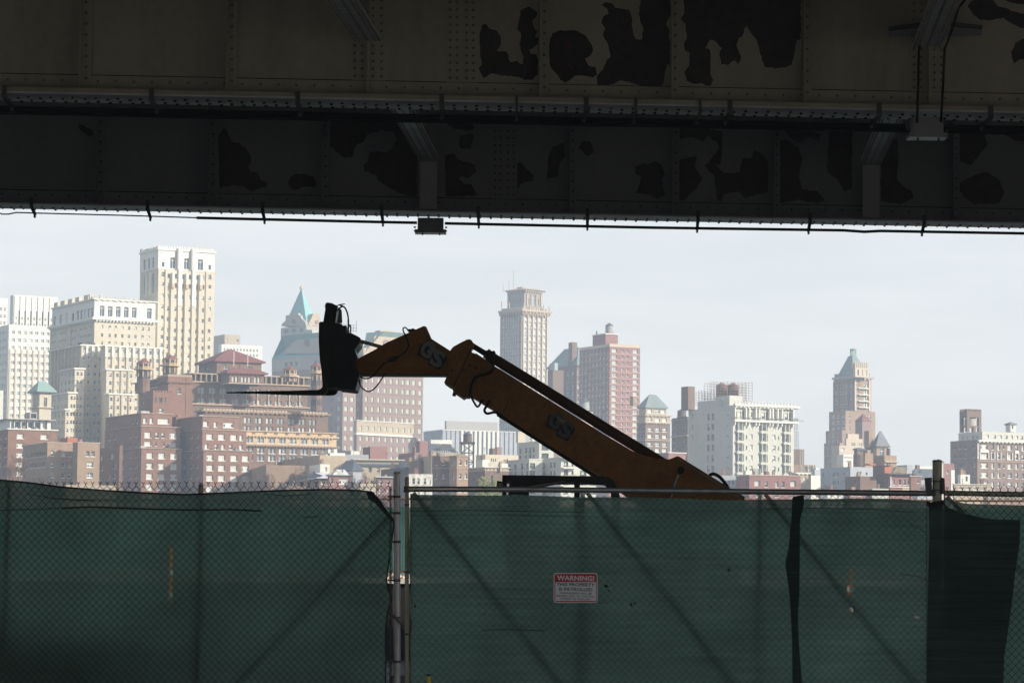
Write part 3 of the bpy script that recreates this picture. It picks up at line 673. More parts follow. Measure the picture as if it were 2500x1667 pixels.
    single(o2, 'hoist_scaffold', M['steel'], 'narrow scaffold tower against the right end of the white hotel', 'scaffold', loc=pt(1942, 1180, 822))

    # R: brown slab and low ones
    b = Bld('brown_slab_building', 'plain brown slab with white ribs right of the white hotel', 'building', 1938, 900, wallmat='brown2', phi=14)
    r1 = b.block(1930, 1938, 1964, 1096); b.pier(r1, 'R', [1953, 1958, 1962.5], 1.0, 1096, 1160, .15, 'white', 'rib')
    r2 = b.block(1930, 1938, 1991, 1134, D=893, m='tanb', wins=[('R', [1967, 1979], [1144], 8, 10, 'plain', {'up': 'glassb'})]); b.pier(r2, 'R', [1955, 1972.5, 1985], 1.2, 1134, 1170, .15, 'white', 'rib'); b.finish()
    b = Bld('cream_low_house', 'cream house with an arched window left of the snowy white roof', 'house', 1944, 730, wallmat='greyb')
    r1 = b.block(1930, 1944, 1980, 1154, wins=[('R', [1965], [1171], 8, 14, 'arch', {'pb': .2})]); b.band(r1, 1153, 1156, .5, 'white', dent=1.2); b.finish()
    b = Bld('white_flat_house', 'low white flat roofed house beside the blue grey block', 'house', 1978, 740, wallmat='white')
    b.block(1970, 1978, 2014, 1160, roof='roofw'); b.onroof(b.block(1985, 1989, 2006, 1146, yb=1160, D=745, m='blueg'), 1997, 1146, 1142, 8, 'white', 2, 'roof_house'); b.finish()

    # S: right hand tower
    b = Bld('lantern_tower', 'brown tower with a grey green pyramid roof and a small copper lantern', 'tower', 2086, 1150, wallmat='tanb', pb=.85, phi=33, frame='frw')
    sr = [940+15.6*k for k in range(4)]
    s1 = b.block(2035, 2086, 2127, 919, wins=[('L', [2040.5, 2053, 2059, 2065, 2077], sr+[1001], 3.6, 8.5, 'sash'), ('R', [2090.5, 2096], sr, 3, 8), ('R', [2111, 2116.5], sr, 4.4, 8.5, 'sash', {'frame': 'frw'})], m='tanb')
    for y in (947.5, 963, 978.6, 994): b.pier(s1, 'R', [2105.5], 25, y-1, y+1, 1.2, 'white', 'balcony')
    b.pier(s1, 'R', [2087.5, 2122], 4, 925, 1002, .4, 'beige'); b.pier(s1, 'L', [2037, 2048, 2071, 2083], 2.5, 930, 1003, .4, 'tanb')
    b.band(s1, 918, 923, .9, 'grey', dent=2); b.merlons(s1, 9, 1.6, 'grey', .4)
    s2 = b.block(2083, 2088, 2122, 897, yb=920, D=1146, m='beige', wins=[('R', [2095, 2105, 2115], [909], 4, 14, 'arch', {'pb': .2})]); b.merlons(s2, 7, 2.2, 'beige', .5)
    b.frustum(dict(s1, x0=s1['x0']+.8, y0=s1['y0']+.8, x1=s1['x1']-.6, y1=s1['y1']-.8), 866, (s1['x1']-s1['x0']-1.4)/2-1.2, 'verdg', 0, 'roof', (s1['y1']-s1['y0']-1.6)/2-1.2)
    cx, cy = (s1['x0']+s1['x1']+1)/2, (s1['y0']+s1['y1'])/2; Z = s1['zof']
    ln = MB()
    for j in range(8):
        t = 2*math.pi*(j+.5)/8; ln.box((cx+math.cos(t)*1.15-.14, cy+math.sin(t)*1.15-.14, Z(866)), (cx+math.cos(t)*1.15+.14, cy+math.sin(t)*1.15+.14, Z(851)))
    ln.lathe([(1.5, Z(867)), (1.5, Z(865))], 8, (cx, cy)); ln.lathe([(1.45, Z(851)), (1.45, Z(848.5)), (1.2, Z(847.5))], 8, (cx, cy)); b.part(ln, 'lantern', M['verd'])
    lw = [1015+15.3*k for k in range(10)]
    b.block(2024, 2064, 2073, 1003, D=1142, wins=[('L', [2033, 2046, 2058.5], lw, 8, 8, 'pair', {'pb': .9})])
    b.block(2062, 2066, 2137, 1002, D=1145, m='tanb', wins=[('R', [2073.5, 2116, 2123.5], lw, 5, 9)])
    b.block(2016, 2056, 2066, 1050, D=1132, wins=[('L', [2022, 2033, 2044], lw[3:], 5, 8)])
    b.block(2012, 2050, 2060, 1080, D=1124, wins=[('L', [2021, 2031, 2041], lw[5:], 5, 8)])
    b.finish()
    b = Bld('pink_gabled_slab', 'plain mauve brick slab with a small pyramid roof before the lantern tower', 'building', 2105, 1090, wallmat='pink', phi=33)
    t = b.block(2088, 2105, 2127, 1026); b.hip(t, 1008, 'rroof', .1, 0); b.finish()
    b = Bld('cream_stepped_block', 'stepped cream rooftop blocks at the foot of the lantern tower', 'building', 2070, 1060, wallmat='tan', pb=.6)
    b.block(2064, 2070, 2097, 1058.5, D=1070, m='beige'); b.block(2062, 2066, 2106, 1070, D=1066, m='beige', wins=[('R', [2083, 2099], [1084], 10, 8, 'tri')])
    b.block(2030, 2049, 2112, 1087, D=1056, m='beige', wins=[('R', [2057, 2090], [1096], 9, 8, 'tri')])
    b.finish()
    b = Bld('steep_roofed_mansion', 'brown mansion with steep slate roofs and a tall chimney near the lantern tower', 'house', 2136, 900, wallmat='tanb', phi=30)
    t = b.block(2114, 2128, 2140, 1092, m='brown2'); b.hip(t, 1066, 'slate', .3, .2)
    t = b.block(2131, 2140, 2168, 1088, D=897, wins=[('R', [2154], [1104], 10, 20, 'arch', {'pb': 0})]); b.band(t, 1087, 1090, .5, 'tanb', dent=.9); b.hip(t, 1051, 'slate', .5, .12); b.onroof(t, 2135, 1092, 1051, 10, 'tanb', 2.5, 'chimney', 2)
    b.onroof(t, 2158, 1075, 1068, 5, 'verd', 2, 'dormer', .6)
    b.finish()
    b = Bld('brown_row_building', 'plain brown rooftop row with a tall chimney pot under the steep roofs', 'building', 2159, 780, wallmat='greyb', phi=30)
    t = b.block(2130, 2159, 2189, 1111, m='tanb', wins=[('R', [2166, 2171], [1134], 3.5, 8)]); b.band(t, 1125, 1128, .5, 'greyb', name='ledge', faces='R'); b.onroof(t, 2178, 1111, 1093, 4, 'brown2', 1.2, 'chimney', 1)
    t = b.block(2108, 2112, 2132, 1106, D=776, m='tanb'); b.onroof(t, 2127, 1106, 1097, 10, 'tanb', 2, 'chimney', 1)
    b.part(MB().lathe([(2.4, 0), (2.4, b.loc(pt(2099, 1110, 785)).z)], 16, tuple(b.loc(pt(2099, 1110, 785)))[:2]), 'round_stair_tower', M['brown2'])
    t = b.block(2085, 2093, 2110, 1095, yb=1111, D=792, m='brown2', wins=[('R', [2101], [1103], 4, 5, 'plain')]); b.hip(t, 1092, 'slate', .3, .3)
    b.finish()
    b = Bld('blue_grey_apartment_block', 'blue grey rendered block with a sunlit cream side before the lantern tower', 'building', 2076, 720, wallmat='blueg', phi=24, pb=.4)
    t = b.block(2003, 2076, 2133, 1139, wins=[('L', [2011], [1157], 3, 10), ('L', [2034.5, 2038.5], [1156.5, 1176], 3.4, 10, 'sash', {'pb': .8}), ('L', [2046, 2061], [1156.5, 1176], 3, 9), ('R', [2094.5, 2100.7], [1155], 3.6, 10, 'sash', {'up': 'glass', 'lo': 'glass'}), ('R', [2116], [1155], 4.4, 6, 'plain', {'up': 'glass'})])
    b.pier(t, 'R', [2104.3], 57.2, 1139.4, 1200, .06, 'cream', 'cream_facing') if False else None
    t = b.block(2043, 2059, 2083, 1109, yb=1141, D=728, m='white', wins=[('R', [2071], [1129], 13, 11, 'plain', {'up': 'blind'})]); b.onroof(t, 2071, 1117, 1115, 24, 'pink', .3, 'brick_band', -.1)
    b.finish()
    b = Bld('brown_corner_house', 'long brown brick house with few windows and a red penthouse on its roof', 'house', 2132, 670, wallmat='brown', phi=30)
    t = b.block(2063.6, 2100, 2140, 1162, wins=[('L', [2089], [1177], 3, 9)]); t2 = b.block(2131, 2171, 2178, 1135, D=672, wins=[('L', [2148.5], [1162, 1186], 3.4, 9, 'plain', {'up': 'void'})])
    b.block(2157, 2160, 2176.5, 1139, yb=1155, D=670, m='orange_b'); b.onroof(t2, 2150, 1135, 1131.5, 20, 'orange_b', 2, 'roof_edge', 3)
    b.finish()
    b = Bld('bay_window_house', 'narrow brick house with white quoins, projecting cornice and a tan mansard', 'house', 2173, 655, wallmat='redp', pb=.5, phi=20)
    t = b.block(2170, 2173, 2222, 1158, wins=[('R', [2182, 2197, 2208.5], [1176], 5.6, 13, 'sash', {'pb': .4}), ('R', [2217], [1176], 2.5, 11)]); b.band(t, 1155, 1158.5, .9, 'steel', name='cornice')
    b.pier(t, 'R', [2174.5, 2220.5], 2.2, 1160, 1187, .12, 'white', 'quoin'); b.band(t, 1187, 1189, .25, 'white', name='ledge'); b.pier(t, 'R', [2211.5], 19, 1189.3, 1206, .1, 'greyb', 'stone_base')
    b.frustum(dict(t, x0=t['x0']+.6, x1=t['x1']-.4, y0=t['y0']+.6), 1139, 1.0, 'greyb', 0, 'mansard')
    b.finish()
    b = Bld('dark_red_house', 'low dark red house between the bay window house and the round post', 'house', 2224, 650, wallmat='red', phi=20)
    t = b.block(2220, 2224, 2249, 1162, wins=[('R', [2241], [1175], 4, 6)]); b.band(t, 1161.5, 1163, .2, 'beige', name='coping'); b.finish()
    b = Bld('slate_roofed_house', 'house with a blue slate roof, skylights and a red chimney beside the round post', 'house', 2230, 700, wallmat='blueg', phi=15)
    t = b.block(2226, 2230, 2282, 1166); b.hip(t, 1143.5, 'slate', .2, .8); b.onroof(t, 2257.5, 1160, 1132.8, 7, 'redp', 1.2, 'chimney', 4)
    for x in (2252, 2266): b.onroof(t, x, 1158, 1155, 5, 'roofw', 1, 'skylight', .9)
    b.finish()
    b = Bld('grey_flat_building', 'blue grey flat roofed block behind the tan mansard', 'building', 2214, 760, wallmat='blueg', phi=20)
    b.block(2189, 2214, 2229, 1134.5); b.finish()
    b = Bld('white_flat_building', 'long white flat roofed block above the slate roof', 'building', 2246, 790, wallmat='white', phi=20)
    b.block(2243, 2246, 2300, 1137.5); b.finish()
    b = Bld('brick_gable_house', 'mauve brick house with a pale pyramid skylight right of the round post', 'house', 2301, 745, wallmat='redp', phi=20)
    t = b.block(2290, 2301, 2330, 1131, wins=[('R', [2313], [1151], 5, 8)]); b.block(2283, 2287, 2303, 1124.5, D=747, m='whiteb'); b.hip(b.block(2281, 2287, 2303, 1126, D=744, m='whiteb'), 1119, 'roofg', .2, 0)
    b.finish()
    b = Bld('white_box_house', 'small white cubic roof houses at the foot of the right brick building', 'house', 2345, 700, wallmat='white', phi=18)
    b.block(2338, 2345, 2368, 1158, wins=[('R', [2360], [1168], 5, 12, 'plain', {'up': 'glass'})]); b.block(2318, 2322, 2331, 1147, D=705); b.finish()
    b = Bld('tan_low_row', 'low tan terrace along the bottom right edge of the skyline', 'building', 2330, 660, wallmat='greyb', phi=12)
    t = b.block(2326, 2330, 2420, 1181, wins=[('R', ar(2345, 18, 4), [1193], 12, 5, 'tri', {'pb': .6})]); b.band(t, 1180.5, 1182, .2, 'white', name='coping'); b.finish()

    # V: right brick building
    b = Bld('brick_apartment_building', 'broad brown brick apartment building at the right edge with a white penthouse', 'building', 2385.6, 800, wallmat='brown3', pb=.6, phi=27)
    vr = [1089+22.8*k for k in range(5)]
    v = b.block(2320, 2385.6, 2575, 1073, wins=[('L', [2329.5, 2333], vr, 2.8, 9), ('L', [2342, 2346], vr, 2.8, 9), ('L', [2357, 2378], vr, 4.4, 9),
        ('R', [2402.6], [r+1 for r in vr], 17, 13, 'tri', {'pb': .9}), ('R', [2423.5, 2438.4, 2482, 2497.5, 2515, 2535], [r+1 for r in vr], 6, 13), ('R', [2450.3], [r+1 for r in vr], 3, 8), ('R', [2464.5], [r+1 for r in vr], 10, 12.5, 'pair')])
    b.band(v, 1073.5, 1077, .8, 'white', faces='R', dent=1.3); b.pier(v, 'R', [2387, ], 2, 1080, 1120, .15, 'white', 'quoin'); b.pier(v, 'R', [2470], 168, 1124, 1126.5, .2, 'tanb', 'string_course')
    for x, w_ in ((2402.6, 20), (2482, 9)): b.pier(v, 'R', [x], w_, 1097.5, 1104, .25, 'white', 'panel')
    b.pier(v, 'R', [2392, 2413, 2427.6, 2419, 2434, 2443, 2458, 2471, 2477.5, 2486.6], 1.3, 1102, 1121, .2, 'white', 'surround')
    ph = b.block(2340, 2398, 2575, 1053, yb=1075, D=806, m='whiteb', wins=[('R', [2411.6, 2429, 2443, 2457, 2470, 2483, 2495], [1065], 6, 9), ('L', [2352, 2361, 2376, 2386], [1066], 4, 9)])
    d_ = b.block(2455, 2467, 2480, 1034, yb=1054, D=812, m='white', wins=[('R', [2472], [1042], 4, 9, 'plain', {'up': 'glass'})]); b.hip(d_, 1029, 'roofg', .25, 0)
    # open brick frame around a tank
    C, wr, wl = b.foot(2342.5, 2360.7, 2396, 1003, 812); c = b.loc(C); z1 = c.z; z0 = b.loc(pt(2360, 1054, 812)).z; zh = lambda y: b.loc(pt(2360, y, 812)).z
    f = MB(); x0, y0, x1, y1 = c.x, c.y, c.x+wr, c.y+wl
    for (a, d) in ((x0, y0), (x1-.9, y0), (x0, y1-.9), (x1-.9, y1-.9)): f.box((a, d, z0), (a+.9, d+.9, zh(1018)))
    f.box((x0, y0, zh(1018)+.002), (x1, y0+.6, z1)); f.box((x0, y1-.6, zh(1018)+.002), (x1, y1, z1)); f.box((x0, y0+.602, zh(1018)+.002), (x0+.6, y1-.602, z1)); f.box((x1-.6, y0+.602, zh(1018)+.002), (x1, y1-.602, z1))
    for (a, d, e, g) in ((x0+.9, y0+.1, x1-.9, y0+.5), (x0+.1, y0+.9, x0+.5, y1-.9), (x0+.9, y1-.5, x1-.9, y1-.1)): f.box((a, d, zh(1042)), (e, g, zh(1038)))
    for i in range(6): f.box((x0+i*(wr-.6)/5, y0, z1+.002), (x0+i*(wr-.6)/5+.6, y0+.5, z1+.6))
    for i in range(4): f.box((x0, y0+.6+i*(wl-1)/3, z1+.002), (x0+.5, y0+1.2+i*(wl-1)/3-.3, z1+.6))
    b.part(f, 'tank_tower', M['brown2']); b.part(MB().lathe([(1.7, zh(1040)), (1.7, zh(1022)), (.1, zh(1017))], 14, ((x0+x1)/2, (y0+y1)/2)), 'enclosed_tank', M['zinc'])
    b.finish()
def city2():
    # E: brown palazzo with red roofs
    b = Bld('red_roofed_palazzo', 'long brown brick palazzo with arched windows, red tile roofs and corner turrets', 'building', 467, 770, wallmat='brown', pb=.25, phi=25, frame='frw', dark='glassb')
    px = [487, 495.7, 514, 523, 540.5, 548.7, 570, 579, 597, 606, 623.6, 632.6, 650.6, 659.2, 676.4, 684.7, 702.4, 710.3, 727, 735.6]
    L = b.block(340, 467, 752, 931, wins=[('R', px, [952], 7.6, 15, 'arch', {'pb': .15}), ('R', px, [976], 7.2, 11), ('R', px, [999], 6.6, 8.5, 'sash', {'pb': .7}), ('R', [750], [976, 999], 6, 10),
        ('L', [350, 362, 372], [962, 985], 5, 12, 'arch', {'pb': 0})])
    b.band(L, 930, 932.5, .5, 'tan', name='cornice'); b.band(L, 984.5, 987, .5, 'tan', name='string_course')
    b.pier(L, 'R', [(a+c)/2 for a, c in zip(px[::2], px[1::2])], 1.6, 944, 984, .25, 'tan', 'mullion')
    # roof colonnade
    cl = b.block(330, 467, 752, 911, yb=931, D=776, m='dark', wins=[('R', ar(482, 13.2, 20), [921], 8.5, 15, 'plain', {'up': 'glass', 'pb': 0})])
    b.pier(cl, 'R', ar(475.6, 13.2, 21), 3, 911, 931, .8, 'tanb', 'pillar'); b.band(cl, 910, 912.5, .9, 'greyb', name='roof_edge')
    # penthouse
    ph = b.block(485, 529.6, 639, 879, yb=912, D=785, wins=[('R', [550, 556, 607, 613], [895], 4, 8), ('L', [505], [895], 6, 8, 'plain', {'pb': 0})]); b.band(ph, 879.3, 882, .5, 'tanb', dent=1.3); b.hip(ph, 846, 'rroof', .9, .08)
    an = MB()
    for x in (565, 599): 
        u = b.solve(ph['C'], b.r, x, 879); an.tube([(ph['x0']+u, ph['y0']-2, ph['zof'](893)), (ph['x0']+u, ph['y0']-2, ph['zof'](858))], .09, 4)
    b.part(an, 'aerial', M['frw'])
    g = b.block(540, 560, 645, 908, yb=937, D=766, wins=[('R', [569.6, 578, 592.6, 601, 609.6, 624, 632.6], [925], 6.4, 14, 'arch', {'pb': .8}),]); b.band(g, 907.8, 911, .6, 'tan', dent=1.0); b.hip(g, 896, 'rroof', .9, .62); b.band(g, 934, 936, .3, 'tan', name='ledge')
    # lower arcade wing
    px2 = [600, 609.6, 626.5, 636, 653.6, 663, 681, 689.5, 707, 716, 733, 742, 759, 768]
    W2 = b.block(480, 497, 801, 1001, D=745, wins=[('R', px2, [1022], 7.6, 14, 'arch', {'pb': .15}), ('R', px2, [1041.5], 7, 11, 'sash', {'pb': .6})])
    b.band(W2, 1000.6, 1004, .6, 'tanb', dent=1.3); b.merlons(W2, 40, .5, 'greyb', .8)
    px3 = [604.7, 614, 632, 641, 659, 668, 685, 694, 711, 720.5, 738, 747, 764, 773, 790, 799]
    W3 = b.block(580, 590, 822, 1086, D=733, wins=[('R', px3, [1098, 1116.5], 7.6, 13.5, 'sash', {'pb': .1})])
    W3t = b.block(580, 590, 822, 1050, yb=1086, D=733, m='tan', wins=[('R', px3, [1073], 7.4, 13, 'sash', {'pb': .05})])
    b.band(W3t, 1049.8, 1052, .4, 'tan', name='cornice'); b.band(W3t, 1060, 1063.5, .5, 'tan', name='string_course', dent=.9); b.band(W3t, 1084, 1087, .7, 'tanb', name='ledge', dent=.9)
    b.pier(W3t, 'R', [620, 648, 674, 700, 727, 753, 781, 810], 7, 1054, 1058, .12, 'brown2', 'grille_panel')
    # turrets
    orows = [(882, 892)]
    turret(b, 351, 874, 886, 38, 32, 960, 768, open_rows=[(889, 895), (907, 925)])
    turret(b, 416, 865, 877, 40, 33, 930, 757, open_rows=[(881, 888), (902, 915)])
    turret(b, 708, 893, 903, 38, 30, 932, 770, open_rows=[(906, 912)])
    turret(b, 774, 883, 895, 36, 27, 1004, 753, open_rows=[(898, 905), (921, 942), (975, 990)])
    b.finish()

    # F: red apartments
    b = Bld('red_apartment_block', 'stepped red brick apartment block with a plain windowless stack, left of its twin', 'building', 345.4, 700, wallmat='red', pb=.95, frame='frw', phi=27)
    f1 = b.block(255, 345.4, 443.5, 1093, D=697, wins=[('R', [366, 395, 424.6], [1111, 1136.6, 1162, 1188, 1213], 16, 14.5, 'tri', {'pb': 1.2}), ('L', [320, 334], [1111, 1136.6, 1162, 1188, 1213], 4, 8), ('L', [268, 285, 300], [1111, 1136.6, 1162, 1188], 5, 10)])
    f2 = b.block(256, 345, 440, 1040, yb=1093, D=701, wins=[('R', [361, 423], [1060.5], 16, 14, 'tri', {'pb': 1.2}), ('R', [383.6, 398.5], [1060.5], 7, 14), ('R', [361.5, 421.5], [1082], 17, 11, 'tri'), ('R', [381, 400.6], [1082], 4, 11), ('L', [320, 334], [1060.5, 1084], 4, 8), ('L', [268, 282], [1060.5, 1084], 4, 10)])
    f3 = b.block(258, 345, 420.6, 1008, yb=1040, D=705, wins=[('R', [354, 370], [1026], 8, 13), ('R', [399], [1026], 27, 13, 'tri'), ('L', [325, 336], [1028], 4, 8)])
    for f, y in ((f1, 1093), (f2, 1040), (f3, 1008)): b.band(f, y-.6, y+.8, .25, 'greyb', name='coping')
    f4 = b.block(355, 374, 425, 957, yb=1009, D=716, wins=[('R', [381, 403.6], [975], 3, 11, 'plain', {'up': 'blind'}), ('R', [392], [976], 8, 11, 'plain', {'pb': 0}), ('R', [394], [1001], 9, 10)]); b.merlons(f4, 7, .5, 'red', .7)
    f5 = b.block(386, 411, 470, 918, yb=1020, D=722, wins=[('R', [438.5], [953], 8, 14, 'sash', {'pb': .1})]); b.band(f5, 929, 933, .35, 'brown', dent=.9, name='corbel_table'); b.merlons(f5, 12, .5, 'greyb', .75)
    b.pier(f5, 'R', [455], 1, 918, 1015, .1, 'brown', 'downpipe')
    b.onroof(f3, 365, 1008, 1001, 22, 'zinc', 3, 'roof_vent', 3)
    b.finish()
    b = Bld('red_apartment_block', 'stepped red brick apartment block directly below the pallet forks', 'building', 494.5, 700, wallmat='red', pb=.95, frame='frw', phi=27)
    g1 = b.block(436, 497, 615, 1098, D=694, wins=[('R', [513, 541.6, 571.5, 599.5], [1116, 1141, 1166, 1192, 1217], 16.5, 14.5, 'tri', {'pb': 1.2}), ('L', [468, 483], [1111, 1136.6, 1162, 1188], 4, 8), ('L', [451], [1111, 1136, 1162], 6, 11)])
    g2 = b.block(437, 494.5, 602, 1048, yb=1098, D=698, wins=[('R', [512, 541, 571], [1065], 16, 14, 'tri', {'pb': 1.2}), ('R', [589], [1065], 8, 14), ('R', [505, 529, 545, 564, 589], [1089], 8, 12), ('L', [468, 483], [1063, 1088], 4, 8)])
    g3 = b.block(438, 494.5, 581.5, 1015, yb=1048, D=702, wins=[('R', [502.5], [1034], 12, 13, 'pair'), ('R', [526.5], [1035], 8, 13), ('R', [558], [1035], 25, 13, 'tri')])
    for f, y in ((g1, 1098), (g2, 1048), (g3, 1015)): b.band(f, y-.6, y+.8, .25, 'greyb', name='coping')
    b.block(405, 430, 500, 1017, D=716, wins=[('R', [452], [1065, 1091, 1116, 1141, 1166], 8, 11)])
    b.onroof(g3, 499, 1015, 1012, 9, 'white', 1, 'roof_vent', 2)
    b.finish()

    # G: left low rises
    b = Bld('brick_apartment_house', 'red brick apartment house topped by a white glazed penthouse at the left edge', 'building', 20, 668, wallmat='red', pb=.7, phi=25)
    a = b.block(-60, 20, 140, 1046, wins=[('R', [50, 108], [1063.5], 17, 12, 'tri'), ('R', [50], [1086.5, 1109.5, 1132, 1155], 17, 12, 'tri'), ('L', [2, 15, -12], [1064, 1087, 1109, 1132], 4, 11)]); b.band(a, 1045.4, 1048, .25, 'white', name='coping')
    p = b.block(-40, 25, 124, 1022, yb=1046, D=672, m='white', wins=[('R', ar(41.5, 16.2, 5), [1036], 10, 13, 'plain', {'pb': .5})]); b.pier(p, 'R', ar(32.5, 16.2, 6), 1.8, 1022, 1046, .5, 'slate', 'column'); b.band(p, 1021.5, 1023.5, 1.0, 'grey', name='canopy')
    t = b.block(61, 73, 90, 1006, yb=1024, D=680, m='grey', wins=[('R', [82], [1015], 13, 11, 'plain', {'up': 'void', 'pb': 0})])
    b.finish()
    b = Bld('brick_low_rise', 'lower brown brick block with two wings just above the left fence', 'building', 116, 640, wallmat='tanb', pb=.5, phi=25)
    a = b.block(57, 116, 191, 1079, wins=[('R', [128.6, 155.5, 171.5], [1106.5, 1133.6, 1159], 8, 12), ('L', ar(77, 5.6, 7), [1106.5, 1133], 3.4, 11, 'sash', {'pb': .1}), ('L', [67], [1108, 1134], 3, 9)])
    a2 = b.block(178, 190, 244, 1080, D=636, wins=[('R', [214.5, 228], [1106.5], 8.5, 13), ('R', [221], [1133.5, 1159], 15, 12.5, 'pair')])
    for q in (a, a2): b.band(q, 1078.8, 1080.5, .15, 'beige', name='coping')
    b.block(145, 165, 189, 1068, yb=1081, D=648, m='orange_b'); b.finish()
    b = Bld('dark_brick_house', 'shaded dark brick house between the brown low rise and the red apartments', 'house', 292, 655, wallmat='brown', pb=.6, phi=20)
    b.block(240, 292, 300, 1087, wins=[('L', [247, 273], [1110], 7, 12, 'sash', {'pb': .9}), ('L', [249, 281], [1136], 7, 11, 'sash', {'pb': .8}), ('L', [248, 268, 281], [1161], 6, 10)]); b.finish()
    b = Bld('pale_garage', 'low pale flat roofed garage peeping over the left fence', 'garage', 162, 615, wallmat='greyb', phi=12)
    b.block(155, 162, 283, 1183, roof='roofw', wins=[('R', [215, 268], [1192], 10, 5, 'tri')]); b.finish()
    b = Bld('white_slab', 'narrow white slab at the left edge of the skyline', 'building', -8, 760, wallmat='white', phi=15)
    b.block(-20, -8, 8.5, 953); b.finish()

    # W: centre low rises
    b = Bld('long_pale_workshop', 'long pale grey workshop wall with a sunlit cream end', 'building', 781, 705, wallmat='blueg', phi=20)
    t = b.block(672, 781, 846, 1111, wins=[('L', [692, 703], [1134], 2.6, 9, 'plain', {'up': 'glass'}), ('L', [729, 734, 742, 748, 755, 770], [1131], 2.4, 4, 'plain', {'up': 'glass'})], m='greyb')
    t = b.block(800, 806, 843, 1105, yb=1114, D=710, m='white'); b.onroof(t, 822, 1106, 1095, 8, 'white', 2, 'chimney', 1); b.onroof(t, 807, 1106, 1096, 6, 'white', 2, 'chimney', 1)
    b.finish()
    b = Bld('brown_terrace', 'plain brown brick terrace behind the bare trees', 'house', 650, 672, wallmat='tanb', phi=12)
    b.block(612, 650, 745, 1134.5); b.finish()
    b = Bld('white_stair_house', 'small white cubic stair house behind the snowy roof', 'house', 786, 668, wallmat='white', phi=15)
    t = b.block(755, 782, 805, 1132.5, wins=[('R', [796], [1145], 6, 11, 'plain', {'up': 'blind'})]); b.onroof(t, 789, 1132.5, 1131, 5, 'blueg', 1, 'roof_vent', 1)
    b.finish()
    b = Bld('snowy_mansard_house', 'brown house under a pale blue snowy mansard roof', 'house', 745, 650, wallmat='brown', pb=.4, phi=14)
    t = b.block(686, 780, 803, 1167, wins=[('R', [788], [1177], 7, 8), ('R', [798.5], [1178], 3, 10), ('L', [752, 768], [1190], 6, 8)]); b.frustum(t, 1153, 3.2, 'roofw', .5, 'mansard')
    b.band(t, 1165, 1167.5, .7, 'roofw', name='eaves')
    for x, y in ((756, 1148), (775, 1149), (790, 1152)): b.onroof(t, min(x, 800), 1155, y, 2, 'steel', .6, 'chimney', 4)
    b.finish()
    b = Bld('skylight_house', 'bright red house with a framed glass skylight on its roof', 'house', 803.5, 640, wallmat='redp', pb=.5, phi=14)
    t = b.block(800, 803.5, 858, 1160, wins=[('R', [811], [1173], 7, 13), ('R', [841], [1174], 27, 14, 'tri', {'pb': .5}), ('R', [811, 841], [1197], 7, 9)]); b.band(t, 1159, 1161, .4, 'dark', name='eaves')
    sk = dict(t, x0=t['x0']+.8, x1=t['x1']-.3, y0=t['y0']+.3, y1=t['y0']+4.3); b.frustum(sk, 1145, 1.0, 'roofw', 0, 'skylight_frame')
    z0, z1 = t['z1'], t['zof'](1145); P = MB()
    for i in range(4):
        xa = lerp(sk['x0']+1.2, sk['x1']-1.2, i/4); xb = lerp(sk['x0']+1.2, sk['x1']-1.2, (i+.86)/4)
        P.face([(xa, sk['y0']+.12, z0+.25), (xb, sk['y0']+.12, z0+.25), (xb, sk['y0']+.84, z1-.2), (xa, sk['y0']+.84, z1-.2)])
    b.part(P, 'skylight_pane', M['sage'])
    b.finish()
    b = Bld('slate_gable_house', 'grey house with a steep slate roof and three slit skylights', 'house', 866, 680, wallmat='blueg', phi=20)
    t = b.block(826, 862, 884, 1146, wins=[('R', [869, 875], [1152], 3, 10)]); b.hip(t, 1121, 'slate', .3, .55, axis='y'); b.finish()
    b = Bld('cream_cornice_row', 'long low cream terrace with a heavy cornice above the red houses', 'building', 868, 705, wallmat='greyb', phi=12, pb=.2)
    t = b.block(862, 868, 980, 1121, wins=[('R', [904, 924], [1146], 8, 12, 'sash', {'frame': 'greyb'})]); b.band(t, 1120, 1122.5, .8, 'cream', name='cornice'); b.band(t, 1131, 1136, .6, 'slate', name='shadow_band'); b.finish()  # slate-coloured band painted in as the shade below the cornice
    b = Bld('pink_roof_block', 'plain pink brick roof block in front of the gabled office tower', 'building', 904, 780, wallmat='redp', phi=22)
    b.block(886, 904, 946, 1090); b.finish()
    b = Bld('grey_flat_roof_block', 'blue grey flat block with white rooftop units below the pink block', 'building', 850, 765, wallmat='blueg', phi=10)
    t = b.block(838, 844, 900, 1109, roof='roofw'); b.onroof(t, 861, 1109, 1098, 6, 'white', 1.5, 'roof_unit', 1); b.onroof(t, 872, 1109, 1100, 14, 'white', 2.5, 'roof_unit', 1); b.finish()
    b = Bld('dark_red_terrace', 'dark red terrace house with white framed windows left of the gate post', 'house', 921, 640, wallmat='redp', pb=.9, phi=10)
    t = b.block(918, 921, 959, 1165, wins=[('R', [930, 948.5], [1176, 1198], 8, 11), ('R', [930, 948.5], [1218], 8, 11)]); b.band(t, 1162.5, 1165, .5, 'roofw', name='eaves'); b.finish()
    b = Bld('dark_roofscape_house', 'cluster of dark slate roofs and chimney stacks left of the bay window house', 'house', 985, 668, wallmat='dark', phi=18)
    t = b.block(955, 992, 1018, 1140); b.hip(t, 1126, 'slate', .4, .5); b.onroof(t, 1008, 1140, 1115, 6, 'tanb', 2, 'chimney', 2)
    t = b.block(930, 958, 990, 1143, D=672); b.onroof(t, 966, 1143, 1128, 6, 'tanb', 2, 'chimney', 1); b.onroof(t, 985, 1143, 1131, 4, 'tanb', 2, 'chimney', 1); b.finish()
    b = Bld('grey_party_wall', 'weathered grey side wall behind the white brick house', 'building', 1054, 655, wallmat='blueg', phi=20)
